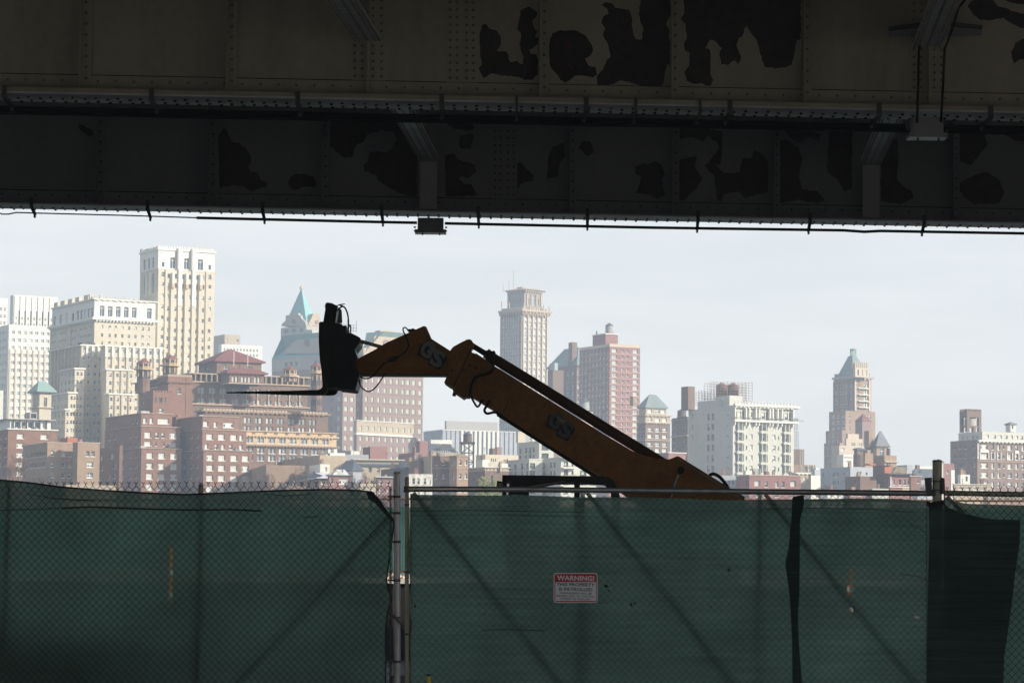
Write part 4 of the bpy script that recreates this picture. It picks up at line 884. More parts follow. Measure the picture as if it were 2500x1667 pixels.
    t = b.block(1018, 1054, 1064, 1112, m='greyb'); b.onroof(t, 1058, 1112, 1099, 5, 'tanb', 1.5, 'chimney', 1)
    u = b.block(1000, 1024, 1040, 1124, D=660, m='brown2'); b.onroof(u, 1032, 1124, 1108, 5, 'brown2', 1.5, 'chimney', 1); b.finish()
    b = Bld('white_brick_house', 'small house of weathered white brick just above the gate rail', 'house', 999, 632, wallmat='dirty', pb=.7, phi=8)
    t = b.block(995, 999, 1056, 1156.5, wins=[('R', [1010, 1022, 1037.5], [1174], 7, 15), ('R', [1051], [1176], 2.6, 12), ('R', [1010, 1022, 1037.5], [1203], 7, 13)]); b.pier(t, 'R', [1017], 13, 1162, 1230, .06, 'blueg', 'painted_bay') if False else None
    b.finish()
    b = Bld('brown_bay_house', 'tall brown brick house with two angled bays in the centre', 'house', 1075, 640, wallmat='brown', pb=.6, phi=24)
    for i, (xl, xc, xr, D, wl_, wr_) in enumerate(((1055, 1075, 1098, 643, [1065], [1083]), (1097, 1115.7, 1143, 638, [1106], [1124, 1138]))):
        t = b.block(xl, xc, xr, 1112, D=D, m='tanb' if i else 'brown', wins=[('L', wl_, [1128.6, 1162, 1195], 5, 12), ('R', wr_, [1128.6, 1162, 1195], 6, 12)]); b.band(t, 1141.5, 1143, .15, 'greyb', name='string_course'); b.band(t, 1111, 1113, .25, 'greyb', name='coping')
    b.onroof(t, 1124, 1112, 1104, 40, 'brown2', 2, 'parapet_wall', 6) if False else None
    b.finish()
    b = Bld('red_stepped_block', 'tall plain red block with a lower wing beside the glazed studio roof', 'building', 1025, 810, wallmat='redp', phi=22)
    t = b.block(1014, 1025, 1045, 1076); t = b.block(973, 1013, 1030, 1104, D=806); b.onroof(t, 1014, 1104, 1090, 3, 'redp', 2, 'chimney', 0); b.finish()
    b = Bld('studio_roof_building', 'building with a sloping ribbed glass studio roof left of the water tower', 'building', 1047, 790, wallmat='roofw', phi=10)
    t = b.block(1044, 1047, 1124, 1104, m='greyb'); b.frustum(t, 1083, 3.5, 'roofw', 0, 'studio_roof'); q = b.block(1048, 1052, 1104, 1073, yb=1083, D=793, m='white')
    rb = MB()
    for i in range(13):
        x = lerp(t['x0']+.6, t['x1']-.6, i/12); rb.tube([(x, t['y0']-.05, t['z1']+.1), (x+(3.5 if i < 3 else -3.5 if i > 9 else 0), t['y0']+3.4, t['zof'](1083)+.1)], .1, 4)
    b.part(rb, 'roof_rib', M['steel']); b.finish()
    water_tank('wooden water tower on tall dark steel legs above the brown bay house', 1141.5, 655, 1053, 1061, 1079, 22, 'wood', 1150, 30)
    b = Bld('banded_brown_house', 'dark brown house with a cream cornice band behind the yellow green tree', 'house', 1184, 645, wallmat='brown2', pb=.3, phi=20)
    t = b.block(1142, 1184, 1243, 1149, wins=[('L', [1158, 1176], [1168], 3, 8, 'plain', {'up': 'glassb'}), ('R', [1201], [1166], 5, 13, 'plain', {'up': 'glass'})])
    t2 = b.block(1142, 1184, 1243, 1140, yb=1149, m='greyb', wins=[('R', ar(1188, 9, 5), [1145], 2.4, 4, 'plain', {'up': 'glass'})]); b.band(t2, 1139.4, 1141, .3, 'white', name='cornice')
    b.onroof(t2, 1221, 1150, 1126, 4, 'greyb', 1, 'gothic_finial', -.6)
    b.finish()
    b = Bld('cream_roof_cluster', 'cluster of low sunlit cream roof blocks behind the banded brown house', 'building', 1185, 725, wallmat='greyb', phi=22, pb=.5)
    b.block(1162, 1185, 1266, 1109, m='cream', wins=[('R', [1200, 1205, 1210], [1122], 2.6, 8, 'plain', {'up': 'glass'})]); b.block(1165, 1178, 1196, 1122, D=715, m='white'); b.block(1215, 1222, 1262, 1131, D=712, m='white'); b.finish()
    b = Bld('brick_roof_tank_house', 'small brown and pink roof tank houses in front of the striped slab', 'house', 1209, 760, wallmat='brown2', phi=22)
    b.block(1194, 1203, 1210, 1094); b.block(1208, 1213, 1225, 1091, D=765, m='pink'); b.finish()
    b = Bld('cream_penthouse_tower', 'cream apartment building with terraces and corner windows under the boom', 'building', 1316, 655, wallmat='whiteb', pb=.35, phi=22, frame='frd')
    b.block(1260, 1265, 1283, 1053, yb=1080, D=668, m='cream')
    b.block(1266, 1316.5, 1352, 1076, wins=[('L', [1270.5, 1284.5, 1294, 1303], [1095, 1113], 4, 10), ('R', [1331], [1091, 1112], 17, 12, 'tri', {'pb': 0})])
    a = b.block(1240, 1292, 1324, 1120, D=645, wins=[('L', [1245, 1258, 1274.6, 1287], [1136, 1155, 1176, 1197], 5, 12), ('R', [1300], [1136, 1155, 1176, 1197], 13, 12, 'pair', {'pb': 0})])
    c = b.block(1322, 1369.5, 1456, 1116, D=640, wins=[('L', [1328, 1345, 1354], [1132.5, 1153, 1175, 1197], 4.4, 11), ('R', [1382], [1131, 1152, 1176, 1198], 10, 12, 'tri', {'pb': .5}), ('R', [1398], [1132, 1153, 1176, 1198], 5, 11, 'plain', {'up': 'glass'}), ('R', [1424, 1448], [1153, 1176, 1198], 15, 11, 'tri', {'pb': .5})])
    for y in (1116, 1141, 1163, 1186): b.pier(c, 'R', [1386.5], 32, y, y+2.5, 1.3, 'white', 'balcony')
    rl = MB()
    for y in (1137, 1159, 1182):
        z = c['zof'](y); u0 = b.solve(c['C'], b.r, 1371, 1116); u1 = b.solve(c['C'], b.r, 1402, 1116)
        rl.box((c['x0']+u0, c['y0']-1.3, z), (c['x0']+u1, c['y0']-1.24, z+.06))
        for i in range(12): rl.box((c['x0']+lerp(u0, u1, i/11), c['y0']-1.29, z-.5), (c['x0']+lerp(u0, u1, i/11)+.04, c['y0']-1.25, z))
    b.part(rl, 'balcony_rail', M['steel'])
    for q in (a, c): b.band(q, q['yt']-.6, q['yt']+1, .15, 'white', name='coping')
    b.finish()
    b = Bld('pale_house', 'pale low grey house left of the flat pink building', 'house', 1762, 670, wallmat='blueg', phi=10, pb=.3)
    b.block(1757, 1762, 1799, 1160, wins=[('R', [1770, 1781, 1790], [1178], 4, 11)]); b.finish()
    b = Bld('pink_flat_building', 'flat roofed pink red building just above the gate rail on the right', 'building', 1829.5, 660, wallmat='redp', phi=14, pb=.4)
    t = b.block(1797, 1829.5, 1955, 1158.5, wins=[('R', [1849, 1936.5], [1179], 14, 14, 'plain', {'up': 'blind'}), ('R', [1871, 1897, 1912], [1181], 7, 14), ('R', [1849, 1871, 1897, 1936], [1206], 8, 12), ('L', [1823], [1179], 3, 13, 'plain', {'up': 'glass'})])
    b.band(t, 1158, 1160, .15, 'beige', name='coping')
    for x, y, w_, m in ((1882, 1149, 8, 'redp'), (1846, 1151, 7, 'redp'), (1835, 1147, 16, 'white'), (1855, 1143, 18, 'zinc')): b.onroof(t, x, 1158, y, w_, m, 2, 'roof_unit', 2)
    b.finish()
    # lowest row just peeping over the second fence
    low = [(660, 700, 748, 1186, 'brown', 'low brown house front under the snowy roof'), (864, 880, 918, 1180, 'greyb', 'low tan house behind the bare tree left of the gate post'), (2003, 2020, 2060, 1198, 'white', 'low white house front below the blue grey block'),
           (2060, 2076, 2120, 1195, 'redp', 'low pink house front under the long brown house'), (2120, 2130, 2170, 1192, 'whiteb', 'low cream house front under the red penthouse'), (2230, 2240, 2300, 1196, 'blueg', 'low blue grey sheds at the foot of the round post'),
           (2400, 2412, 2560, 1204, 'tanb', 'low tan shed row at the far right behind the fence')]
    for xl, xc, xr, yt, m, lb in low:
        b = Bld('low_house', lb, 'house', xc, 622, wallmat=m, pb=.5, phi=12)
        t = b.block(xl, xc, xr, yt, wins=[('R', ar(xc+9, 16, int((xr-xc)/16)), [yt+11, yt+32], 7, 9)]); b.finish()

def bare_tree(x, ytop, D, wpx, label, seed, m='twig', depth=6):
    r = random.Random(seed); base = pt(x, 1400, D); top = pt(x, ytop, D); z0 = 12.0; H = top.z-z0
    o = empty('bare_tree', (base.x, base.y, z0), 0, label, 'tree')
    tr = MB(); br = MB(); W = wpx*D/FPX/2
    tr.tube([(0, 0, 0), (.1, 0, H*.25), (0, .1, H*.42)], [.32, .26, .2], 7)
    def grow(p, d, L, rad, n):
        q = p+d*L*.5+Vector((r.uniform(-.1, .1), r.uniform(-.1, .1), 0))*L; e = q+(d+Vector((r.uniform(-.25, .25), r.uniform(-.25, .25), r.uniform(0, .2)))).normalized()*L*.5
        br.tube([p, q, e], [rad, rad*.8, rad*.62], 4 if n > 3 else 3, cap=False)
        if n == 0: return
        for k in range(3 if n > 2 else 2+(r.random() < .6)):
            a = r.uniform(0, 2*math.pi); s = r.uniform(.4, .95)
            dd = (d+Vector((math.cos(a)*s*1.15, math.sin(a)*s, r.uniform(-.05, .35)))).normalized(); grow(e, dd, L*r.uniform(.62, .8), rad*.66, n-1)
    for k in range(5):
        a = 2*math.pi*k/5+r.random(); grow(Vector((0, .05, H*lerp(.28, .42, k/4))), Vector((math.cos(a)*.75, math.sin(a)*.75, .9)).normalized(), H*.22, .26, depth-1)
    # scale crown to fit width
    mx = max(abs(v[0]) for v in br.v); mz = max(v[2] for v in br.v)
    br.v = [(v[0]*W/mx, v[1]*W/mx, H*.3+(v[2]-H*.3)*(H*.7)/(mz-H*.3) if v[2] > H*.3 else v[2]) for v in br.v]
    tr.obj('trunk', M[m], o); br.obj('branches', M[m], o)

def leafy_tree(x, ytop, D, wpx, label, seed):
    r = random.Random(seed); base = pt(x, 1400, D); top = pt(x, ytop, D); z0 = 12.0; H = top.z-z0; W = wpx*D/FPX/2
    o = empty('leafy_tree', (base.x, base.y, z0), 0, label, 'tree')
    MB().tube([(0, 0, 0), (.1, 0, H*.3), (-.1, 0, H*.6)], [.3, .24, .1], 7).obj('trunk', M['twig'], o)
    lf = MB(); cl = [(Vector((r.uniform(-W, W)*.75, r.uniform(-W, W)*.75, H*r.uniform(.45, .9))), W*r.uniform(.22, .42)) for _ in range(26)]
    for c, R in cl:
        for _ in range(130):
            d = Vector((r.gauss(0, 1), r.gauss(0, 1), r.gauss(0, 1))).normalized()*R*r.uniform(.5, 1.05); p = c+d
            a = Vector((r.gauss(0, 1), r.gauss(0, 1), r.gauss(0, 1))).normalized()*.22; b_ = a.orthogonal().normalized()*.16
            lf.face([p-a, p-b_, p+a, p+b_])
    lf.obj('crown', M['leaf'], o)

def trees():
    M['twig'] = mat('bare_twig_bark', (.10, .07, .055), var=.2, scale=2)
    M['leaf'] = mat('yellow_green_leaf', (.20, .22, .05), var=.35, scale=.6)
    T = [(32, 1106, 632, 70, 'large bare tree before the brick apartment house at the left edge'), (95, 1158, 625, 90, 'low wide bare tree at the foot of the brown low rise'), (598, 1158, 628, 50, 'small bare tree right of the red apartment block'), (640, 1146, 636, 62, 'bare tree in front of the plain brown terrace, left of the snowy roof'),
         (728, 1134, 645, 66, 'bare tree rising in front of the snowy mansard roof'), (868, 1150, 634, 70, 'bare tree in front of the red skylight house'), (905, 1160, 630, 44, 'smaller bare tree touching the dark red terrace house'),
         (470, 1172, 625, 60, 'low bare tree between the two red apartment blocks'), (2020, 1178, 640, 70, 'bare tree in front of the blue grey apartment block'), (2262, 1172, 640, 40, 'bare tree behind the round fence post')]
    for i, (x, y, D, w_, lb) in enumerate(T): bare_tree(x, y, D, w_, lb, 11+i)
    leafy_tree(1193, 1164, 628, 70, 'yellow green leafy tree just left of the cab roof', 5)
# ------------------------------------------------------------------ ground, river, land
def setting():
    M['asphalt'] = mat('asphalt', (.115, .11, .10), var=.25, scale=.8, fine=(12, .2))
    M['yard'] = mat('yard_asphalt', (.05, .05, .05), var=.25, scale=.8, fine=(12, .2))
    M['land'] = mat('far_ground', (.10, .10, .08), var=.3, scale=.05)
    M['water'] = mat('river_water', (.03, .045, .05), rough=.18, var=.1, scale=.3, bump=.8, spec=.5)
    mb = MB(); xs = [-4000, -700, -300, 0, 300, 700, 4000]
    prof = [(-4000, 0), (22, 0), (62, 0), (62.5, -4), (585, -4), (586, 12), (640, 12), (900, 12), (1500, 12), (9000, 12)]
    for (ya, za), (yb, zb) in zip(prof, prof[1:]):
        for a, c in zip(xs, xs[1:]):
            mb.face([(a, ya, za), (c, ya, za), (c, yb, zb), (a, yb, zb)], (0 if yb <= 22 else 2) if yb <= 63 else 1)
    tag(mb.obj('ground', [M['asphalt'], M['land'], M['yard']]), kind='structure')
    mb = MB().face([(-4000, 62.6, -1.6), (4000, 62.6, -1.6), (4000, 585.9, -1.6), (-4000, 585.9, -1.6)])
    tag(mb.obj('water', M['water']), kind='structure')

# ------------------------------------------------------------------ viaduct
def viaduct():
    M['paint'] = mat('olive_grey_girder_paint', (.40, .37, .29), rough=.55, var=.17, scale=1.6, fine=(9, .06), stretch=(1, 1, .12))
    M['paint2'] = mat('shaded_girder_paint', (.235, .24, .255), rough=.6, var=.10, scale=1.2, fine=(9, .05), stretch=(1, 1, .35))  # same girder paint, darker and bluer to carry the far girder's shade
    M['under'] = mat('lit_underside', (.60, .62, .66), rough=.45, var=.25, scale=3, stretch=(.6, 3, 3))  # pale base colour carries the ground bounce on the undersides
    M['peel'] = mat('peeled_bare_steel', (.045, .038, .036), c2=(.085, .062, .05), rough=.85, scale=7, thr=(.42, .75), bump=.5)
    M['peelr'] = mat('peeled_rusty_steel', (.04, .03, .027), c2=(.16, .05, .03), rough=.85, scale=9, thr=(.55, .75), bump=.4)
    M['cable'] = mat('black_conduit', (.009, .009, .010), rough=.9, spec=.1, var=.15)
    M['paintd'] = mat('shaded_grimy_rivet_paint', (.20, .185, .15), rough=.6, var=.2, scale=6); M['grime'] = mat('grime_seam', (.03, .028, .025), rough=.95, var=.3, scale=5)  # rivet tone darkened for shadow crescents as well as grime
    M['bear'] = mat('pale_grey_stiffener', (.40, .40, .41), rough=.6, var=.1, scale=2); M['rim'] = mat('primer_rim', (.52, .47, .38), rough=.7, var=.25, scale=12)
    M['conc'] = mat('viaduct_concrete', (.25, .245, .23), var=.15, scale=.6)
    # deck
    dk = MB().box((-170, 10, 8.7), (170, 44.5, 9.7)); single(dk, 'viaduct_deck', M['conc'], 'wide concrete deck of the elevated road overhead, seen only as shade', 'deck', loc=(0, 27, 8.7))
    def girder(nm, label, Y, line, k, leg, fas, und, stiff, splices, patches, paint, riv_dx, yshift_back, rr):
        """line: ((x,y),(x,y)) pixel line of the top of the lower flange edge"""
        ly = lambda x: line[0][1]+(line[1][1]-line[0][1])*x/2500
        o = empty(nm, pt(1250, ly(1250), Y), 0, label, 'girder')
        P = lambda x, dy_px, d=0: pt(x, ly(x)+dy_px, Y)+Vector((0, d, 0)); st = None
        XA, XB = -9000, 11500
        up = lambda x, z, d: Vector((P(x, 0).x, Y+d, z))
        web = MB(); a, c = P(XA, 0), P(XB, 0)
        web.prism([a, c, Vector((c.x, Y, 8.7)), Vector((a.x, Y, 8.7))], (0, .02, 0)); child(web, 'web', M[paint], o)
        fl = MB(); h = fas*k
        # flange: fascia + underside
        z = lambda x, q: P(x, q).z
        a1, c1 = P(XA, -2, -.26), P(XB, -2, -.26)
        fl.prism([a1, c1, c1+Vector((0, 0, -h)), a1+Vector((0, 0, -h))], (0, .58, 0)); child(fl, 'flange', M[paint], o)
        us = MB(); us.prism([a1+Vector((0, .004, -h-.001)), c1+Vector((0, .004, -h-.001)), c1+Vector((0, .004, -h-.018)), a1+Vector((0, .004, -h-.018))], (0, .572, 0)); child(us, 'cover_plate', M['under'], o)
        an = MB(); an.prism([P(XA, -leg, -.02), P(XB, -leg, -.02), P(XB, 0, -.02), P(XA, 0, -.02)], (0, .018, 0)); child(an, 'flange_angle', M[paint], o); child(MB().prism([P(XA, -leg-2.6, -.006), P(XB, -leg-2.6, -.006), P(XB, -leg, -.006), P(XA, -leg, -.006)], (0, .005, 0)), 'grime_seam', M['grime'], o); child(MB().prism([P(XA, -5, -.0225), P(XB, -5, -.0225), P(XB, 0, -.0225), P(XA, 0, -.0225)], (0, .002, 0)), 'grime_seam', M['grime'], o)
        rv = MB()
        def rivet(x, q, d=-.02, r=None, nrm=(0, -1, 0)):
            r = r or rr
            p = P(x, q, d); i = len(rv.v); n = 8
            for j in range(n):
                t = 2*math.pi*j/n; rv.v.append((p.x+r*math.cos(t), p.y, p.z+r*math.sin(t)))
            for j in range(n):
                t = 2*math.pi*j/n; rv.v.append((p.x+.72*r*math.cos(t), p.y-r*.7, p.z+.72*r*math.sin(t)))
            rv.v.append((p.x, p.y-r*.95, p.z))
            for j in range(n):
                rv.f.append((i+j, i+(j+1) % n, i+n+(j+1) % n, i+n+j)); rv.f.append((i+n+j, i+n+(j+1) % n, i+2*n)); rv.m += [0, 0]
        x = -200
        while x < 2750:
            rivet(x, -leg*.68); rivet(x+riv_dx/2, -leg*.2); x += riv_dx
        # underside rivets, hanging
        rb = MB(); x = -200; j = 0
        while x < 2750:
            for d in ((-.10, .12), (-.02, .2))[j % 2]:
                p = P(x, 0, d); zb = p.z-h-.019
                rb.lathe([(rr*.7, zb-rr*1.1), (rr*1.1, zb-rr*.7), (rr*1.25, zb)], 6, (p.x, p.y))
            x += riv_dx*.62; j += 1
        child(rb, 'rivet', M['grime'], o)['kind'] = 'stuff'
        for (xs, w_) in stiff:
            st = MB(); top = 8.7
            a2, c2 = P(xs, -4, -.041), P(xs+w_, -4, -.041)
            st.prism([a2, c2, Vector((c2.x, c2.y, top)), Vector((a2.x, a2.y, top))], (0, .02, 0))
            a3 = P(xs, -2, -.19); c3 = P(xs+2.6, -2, -.19)
            st.prism([a3, c3, Vector((c3.x, c3.y, top)), Vector((a3.x, a3.y, top))], (0, .148, 0))
            child(st, 'stiffener', M[paint], o)
            q = -leg*.2
            while q > -330: rivet(xs+w_*.55, q, -.041); q -= riv_dx*.6
        for (x0, x1, colsx) in splices:
            st = MB(); a2, c2 = P(x0, -leg-1.5, -.0125), P(x1, -leg-1.5, -.0125)
            st.prism([a2, c2, Vector((c2.x, c2.y, 8.7)), Vector((a2.x, a2.y, 8.7))], (0, .012, 0)); child(st, 'splice_plate', M[paint], o)
            for cxp in colsx:
                q = -leg-12
                while q > -330: rivet(cxp, q, -.013); q -= riv_dx*.42
        child(rv, 'rivet', M['paintd' if paint == 'paint' else 'grime'], o)['kind'] = 'stuff'  # dark rivet colour also stands for the shadow round each head
        for pi, poly in enumerate(patches):
            # roughen traced outline
            R = random.Random(pi); pts = []
            for (xa, ya), (xb, yb) in zip(poly, poly[1:]+poly[:1]):
                L = math.hypot(xb-xa, yb-ya); n = max(1, int(L/7))
                for q in range(n):
                    t = q/n; pts.append((lerp(xa, xb, t)+R.uniform(-1.6, 1.6)*(q > 0), lerp(ya, yb, t)+R.uniform(-1.6, 1.6)*(q > 0)))
            ar_ = sum(a[0]*b_[1]-b_[0]*a[1] for a, b_ in zip(pts, pts[1:]+pts[:1])); sg = 1 if ar_ > 0 else -1; rim = []
            for i_, (x_, y_) in enumerate(pts):
                (xa, ya), (xb, yb) = pts[i_-1], pts[(i_+1) % len(pts)]; L = math.hypot(xb-xa, yb-ya) or 1
                k_ = R.uniform(.3, 2.6); rim.append(pt(x_+sg*(yb-ya)/L*k_, y_-sg*(xb-xa)/L*k_, Y-.0025))
            if nm == 'near_girder': child(MB().prism(rim, (0, .002, 0)), 'primer_rim', M['rim'], o)
            w3 = [pt(x_, y_, Y-.004) for x_, y_ in pts]
            child(MB().prism(w3, (0, .003, 0)), 'peeled_patch', M['peelr' if (nm == 'near_girder' and pi == 2) else 'peel'], o)
        return o, P, ly
    pa1 = [
        [(1170, 90), (1176, 62), (1186, 58), (1196, 70), (1212, 74), (1222, 88), (1224, 108), (1212, 124), (1238, 128), (1246, 152), (1262, 148), (1276, 158), (1278, 140), (1272, 128), (1268, 108), (1272, 84), (1262, 72), (1268, 46), (1270, 26), (1292, 16), (1312, 32), (1310, 40), (1300, 52), (1302, 66), (1312, 78), (1306, 90), (1316, 94), (1314, 108), (1302, 118), (1292, 122), (1296, 132), (1310, 134), (1315, 150), (1314, 182), (1300, 196), (1280, 196), (1262, 188), (1226, 186), (1200, 180), (1182, 192), (1174, 180), (1168, 168), (1176, 158), (1172, 130)],
        [(1468, 14), (1478, 6), (1496, 10), (1502, 20), (1520, 22), (1534, 24), (1542, 42), (1546, 80), (1552, 96), (1566, 98), (1570, 70), (1562, 50), (1560, 20), (1566, -6), (1636, -6), (1636, 40), (1626, 60), (1634, 74), (1636, 158), (1628, 158), (1620, 206), (1600, 216), (1566, 210), (1516, 196), (1498, 206), (1478, 212), (1458, 208), (1456, 188), (1472, 170), (1482, 146), (1490, 140), (1486, 116), (1472, 86), (1478, 72), (1468, 56), (1474, 40), (1486, 34), (1482, 22)],
        [(1342, 104), (1348, 82), (1370, 74), (1410, 76), (1430, 88), (1444, 108), (1448, 124), (1442, 136), (1428, 144), (1436, 160), (1454, 164), (1458, 182), (1448, 190), (1426, 186), (1404, 186), (1392, 196), (1380, 204), (1368, 196), (1350, 172), (1342, 160)],
        [(1668, 0), (1674, -8), (1956, -8), (1955, 96), (1946, 100), (1934, 158), (1918, 166), (1892, 168), (1866, 164), (1854, 126), (1848, 100), (1838, 88), (1822, 64), (1812, 90), (1804, 94), (1798, 112), (1804, 128), (1810, 140), (1802, 158), (1794, 148), (1778, 160), (1760, 158), (1756, 136), (1762, 118), (1744, 100), (1734, 98), (1722, 118), (1732, 120), (1736, 146), (1734, 180), (1742, 196), (1736, 210), (1722, 210), (1714, 204), (1694, 206), (1676, 198), (1670, 178), (1682, 160), (1684, 132), (1672, 124), (1670, 104), (1676, 96), (1674, 60), (1662, 48), (1670, 34)],
        [(2362, 16), (2380, -6), (2420, -6), (2436, 16), (2456, 20), (2470, 28), (2530, 40), (2530, 66), (2494, 70), (2470, 58), (2450, 44), (2420, 50), (2396, 50), (2376, 38)],
        [(2468, 128), (2478, 106), (2494, 96), (2530, 90), (2530, 150), (2490, 146), (2476, 156), (2470, 142)],
        [(2440, -6), (2520, -6), (2520, 14), (2470, 8)]]
    g1, P1, l1 = girder('near_girder', 'nearer riveted olive girder with large dark peeled patches across the top', 31.0, ((0, 223), (2500, 273)), .00443, 42, 11, 22,
        [(197, 26), (554, 24), (1317, 22), (1637, 20), (1958, 22)], [(862, 940, [866, 884, 911, 932]), (1090, 1167, [1099, 1116, 1139, 1156]), (2222, 2296, [2231, 2249, 2281, 2298])], pa1, 'paint', 44, 0, .017)
    c_ = MB(); 
    for x in (897, 2264):
        a3 = P1(x, -4, -.13); c3 = P1(x+4, -4, -.13)
        c_.prism([a3, c3, Vector((c3.x, c3.y, 8.7)), Vector((a3.x, a3.y, 8.7))], (0, .115, 0))
    child(c_, 'tee_stiffener', M['paint'], g1)
    pa2 = [
        [(190, 308), (200, 304), (212, 312), (226, 318), (228, 330), (220, 334), (206, 326), (196, 318)],
        [(534, 330), (546, 313), (556, 322), (564, 345), (585, 350), (602, 365), (612, 380), (614, 396), (606, 408), (612, 420), (628, 420), (636, 440), (652, 446), (650, 458), (630, 462), (614, 468), (596, 456), (572, 452), (550, 456), (536, 460), (533, 420), (535, 400), (533, 360)],
        [(704, 448), (712, 430), (724, 424), (748, 426), (762, 430), (772, 446), (770, 456), (744, 456), (718, 464), (708, 458)],
        [(806, 290), (960, 290), (1010, 330), (1018, 380), (1017, 480), (990, 478), (952, 460), (922, 440), (918, 428), (890, 420), (888, 404), (898, 394), (902, 370), (944, 372), (958, 360), (968, 340), (960, 322), (930, 318), (896, 330), (888, 345), (872, 352), (860, 384), (840, 386), (824, 372), (806, 358)],
        [(1092, 305), (1100, 296), (1150, 300), (1158, 314), (1140, 320), (1128, 317), (1112, 316)], [(1122, 330), (1150, 326), (1158, 332), (1150, 364), (1126, 364), (1120, 346)],
        [(1087, 380), (1110, 375), (1118, 390), (1160, 402), (1164, 420), (1144, 436), (1126, 430), (1120, 436), (1134, 450), (1150, 450), (1166, 478), (1087, 480)],
        [(1262, 400), (1270, 396), (1282, 408), (1304, 430), (1300, 442), (1278, 446), (1262, 462)],
        [(1338, 390), (1348, 360), (1376, 350), (1380, 380), (1366, 400), (1362, 430), (1336, 438)], [(1412, 362), (1424, 344), (1442, 346), (1450, 372), (1432, 382), (1420, 366)],
        [(1550, 408), (1570, 398), (1580, 402), (1600, 394), (1614, 402), (1624, 424), (1616, 440), (1624, 478), (1606, 486), (1586, 476), (1552, 472), (1562, 450), (1566, 430), (1552, 426)],
        [(1646, 400), (1660, 390), (1700, 380), (1698, 410), (1716, 436), (1706, 450), (1690, 470), (1668, 490), (1646, 488)],
        [(1648, 310), (1680, 310), (1764, 320), (1762, 380), (1758, 402), (1740, 400), (1732, 392), (1748, 374), (1756, 360), (1750, 344), (1736, 342), (1730, 330), (1716, 346), (1700, 338), (1684, 334), (1666, 340), (1650, 334)],
        [(1720, 402), (1736, 394), (1756, 412), (1770, 424), (1806, 420), (1812, 388), (1834, 386), (1842, 366), (1860, 376), (1876, 396), (1874, 470), (1850, 474), (1820, 484), (1804, 468), (1768, 474), (1762, 492), (1752, 490), (1744, 450), (1744, 430), (1730, 418)],
        [(1900, 345), (1920, 340), (1948, 360), (1960, 390), (1950, 430), (1958, 462), (1996, 468), (2014, 490), (1996, 498), (1950, 488), (1920, 494), (1898, 496)],
        [(2024, 318), (2080, 318), (2080, 460), (2060, 468), (2046, 440), (2018, 420), (2022, 350)], [(1908, 312), (1970, 312), (2004, 330), (2000, 345), (1974, 338), (1950, 350), (1926, 336)],
        [(2150, 340), (2190, 340), (2194, 380), (2190, 440), (2228, 470), (2230, 484), (2200, 498), (2150, 492)], [(2330, 316), (2400, 320), (2412, 352), (2390, 380), (2370, 404), (2334, 390)],
        [(2336, 450), (2390, 424), (2410, 420), (2440, 440), (2452, 470), (2440, 496), (2380, 500), (2352, 480)], [(2430, 316), (2520, 318), (2520, 350), (2480, 344)]]
    g2, P2, l2 = girder('far_girder', 'farther shaded blue black girder with peeled patches, its edge against the sky', 41.5, ((0, 497), (2500, 545)), .00593, 33, 5, 10,
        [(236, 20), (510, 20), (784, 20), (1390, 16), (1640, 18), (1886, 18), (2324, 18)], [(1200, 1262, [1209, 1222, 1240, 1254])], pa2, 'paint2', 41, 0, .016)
    # cross beams
    lab = ['cross beam whose pale rivet dotted underside slants down left of centre', 'cross beam whose pale rivet dotted underside slants down at the right']
    def beam(A, B, wd, label, front=None):
        o = empty('cross_beam', A, 0, label, 'beam'); d = (B-A).normalized(); s = Vector((1, 0, 0))*wd/2
        segs = [(A, B)] + ([front] if front else [])
        fl, wb, rv = MB(), MB(), MB()
        for (a, c) in segs:
            fl.prism([a-s, a+s, c+s, c-s], (0, 0, .025)); t = Vector((.012, 0, 0))
            wb.prism([a-t, c-t, Vector((c.x-.012, c.y, 8.7)), Vector((a.x-.012, a.y, 8.7))], (.024, 0, 0))
            L = (c-a).length; n = int(L/.115); dd = (c-a)/n
            for i in range(n):
                for q in (-.43, -.30, .30, .43):
                    p = a+dd*(i+.5)+Vector((q*wd, 0, -.001)); rv.lathe([(.006, p.z-.012), (.014, p.z-.008), (.017, p.z)], 6, (p.x, p.y))
        child(fl, 'bottom_flange', M['under'], o); child(wb, 'web', M['paint2'], o); child(rv, 'rivet', M['paintd'], o)['kind'] = 'stuff'
    beam(pt(905, 128, 31.35), pt(1044, 383, 41.28), .31, lab[0], (pt(620, -330, 22), pt(898, 100, 30.75)))
    beam(pt(2245, 134, 31.35), pt(2124, 401, 41.28), .31, lab[1], (pt(2430, -300, 22), pt(2262, 116, 30.75)))
    for X, lb in ((-9.2, 'cross beam beyond the left edge of the view'), (12.8, 'cross beam beyond the right edge of the view')): pass
    for xa, xb in ((1025, 1067), (2102, 2143)):
        st = MB()
        a, c = P2(xa, -4, -.2), P2(xb, -4, -.2); top = 7.55
        st.prism([a, c, Vector((c.x, c.y, top)), Vector((a.x, a.y, top))], (0, .02, 0)); m_ = (a+c)/2
        st.box((m_.x-.01, m_.y+.021, m_.z), (m_.x+.01, m_.y+.19, top)); child(st, 'bearing_stiffener', M['bear'], g2)
    # conduits
    def conduit(pts, r, label, name='conduit'):
        single(MB().tube(pts, r, 8), name, M['cable'], label, 'pipe', loc=pts[0])
    xs = [-1500, 0, 500, 1000, 1600, 2220]
    conduit([P1(x, 32, .36) for x in xs], .044, 'thick black conduit slung under the nearer girder, left run', 'conduit')
    conduit([P1(x, 32, .36) for x in [2312, 2500, 4000]], .044, 'short black conduit under the nearer girder right of its box', 'conduit')
    conduit([P1(x, 43, .27) for x in xs+[2500, 4000]], .022, 'thin black cable just below the thick conduit on the nearer girder', 'cable')
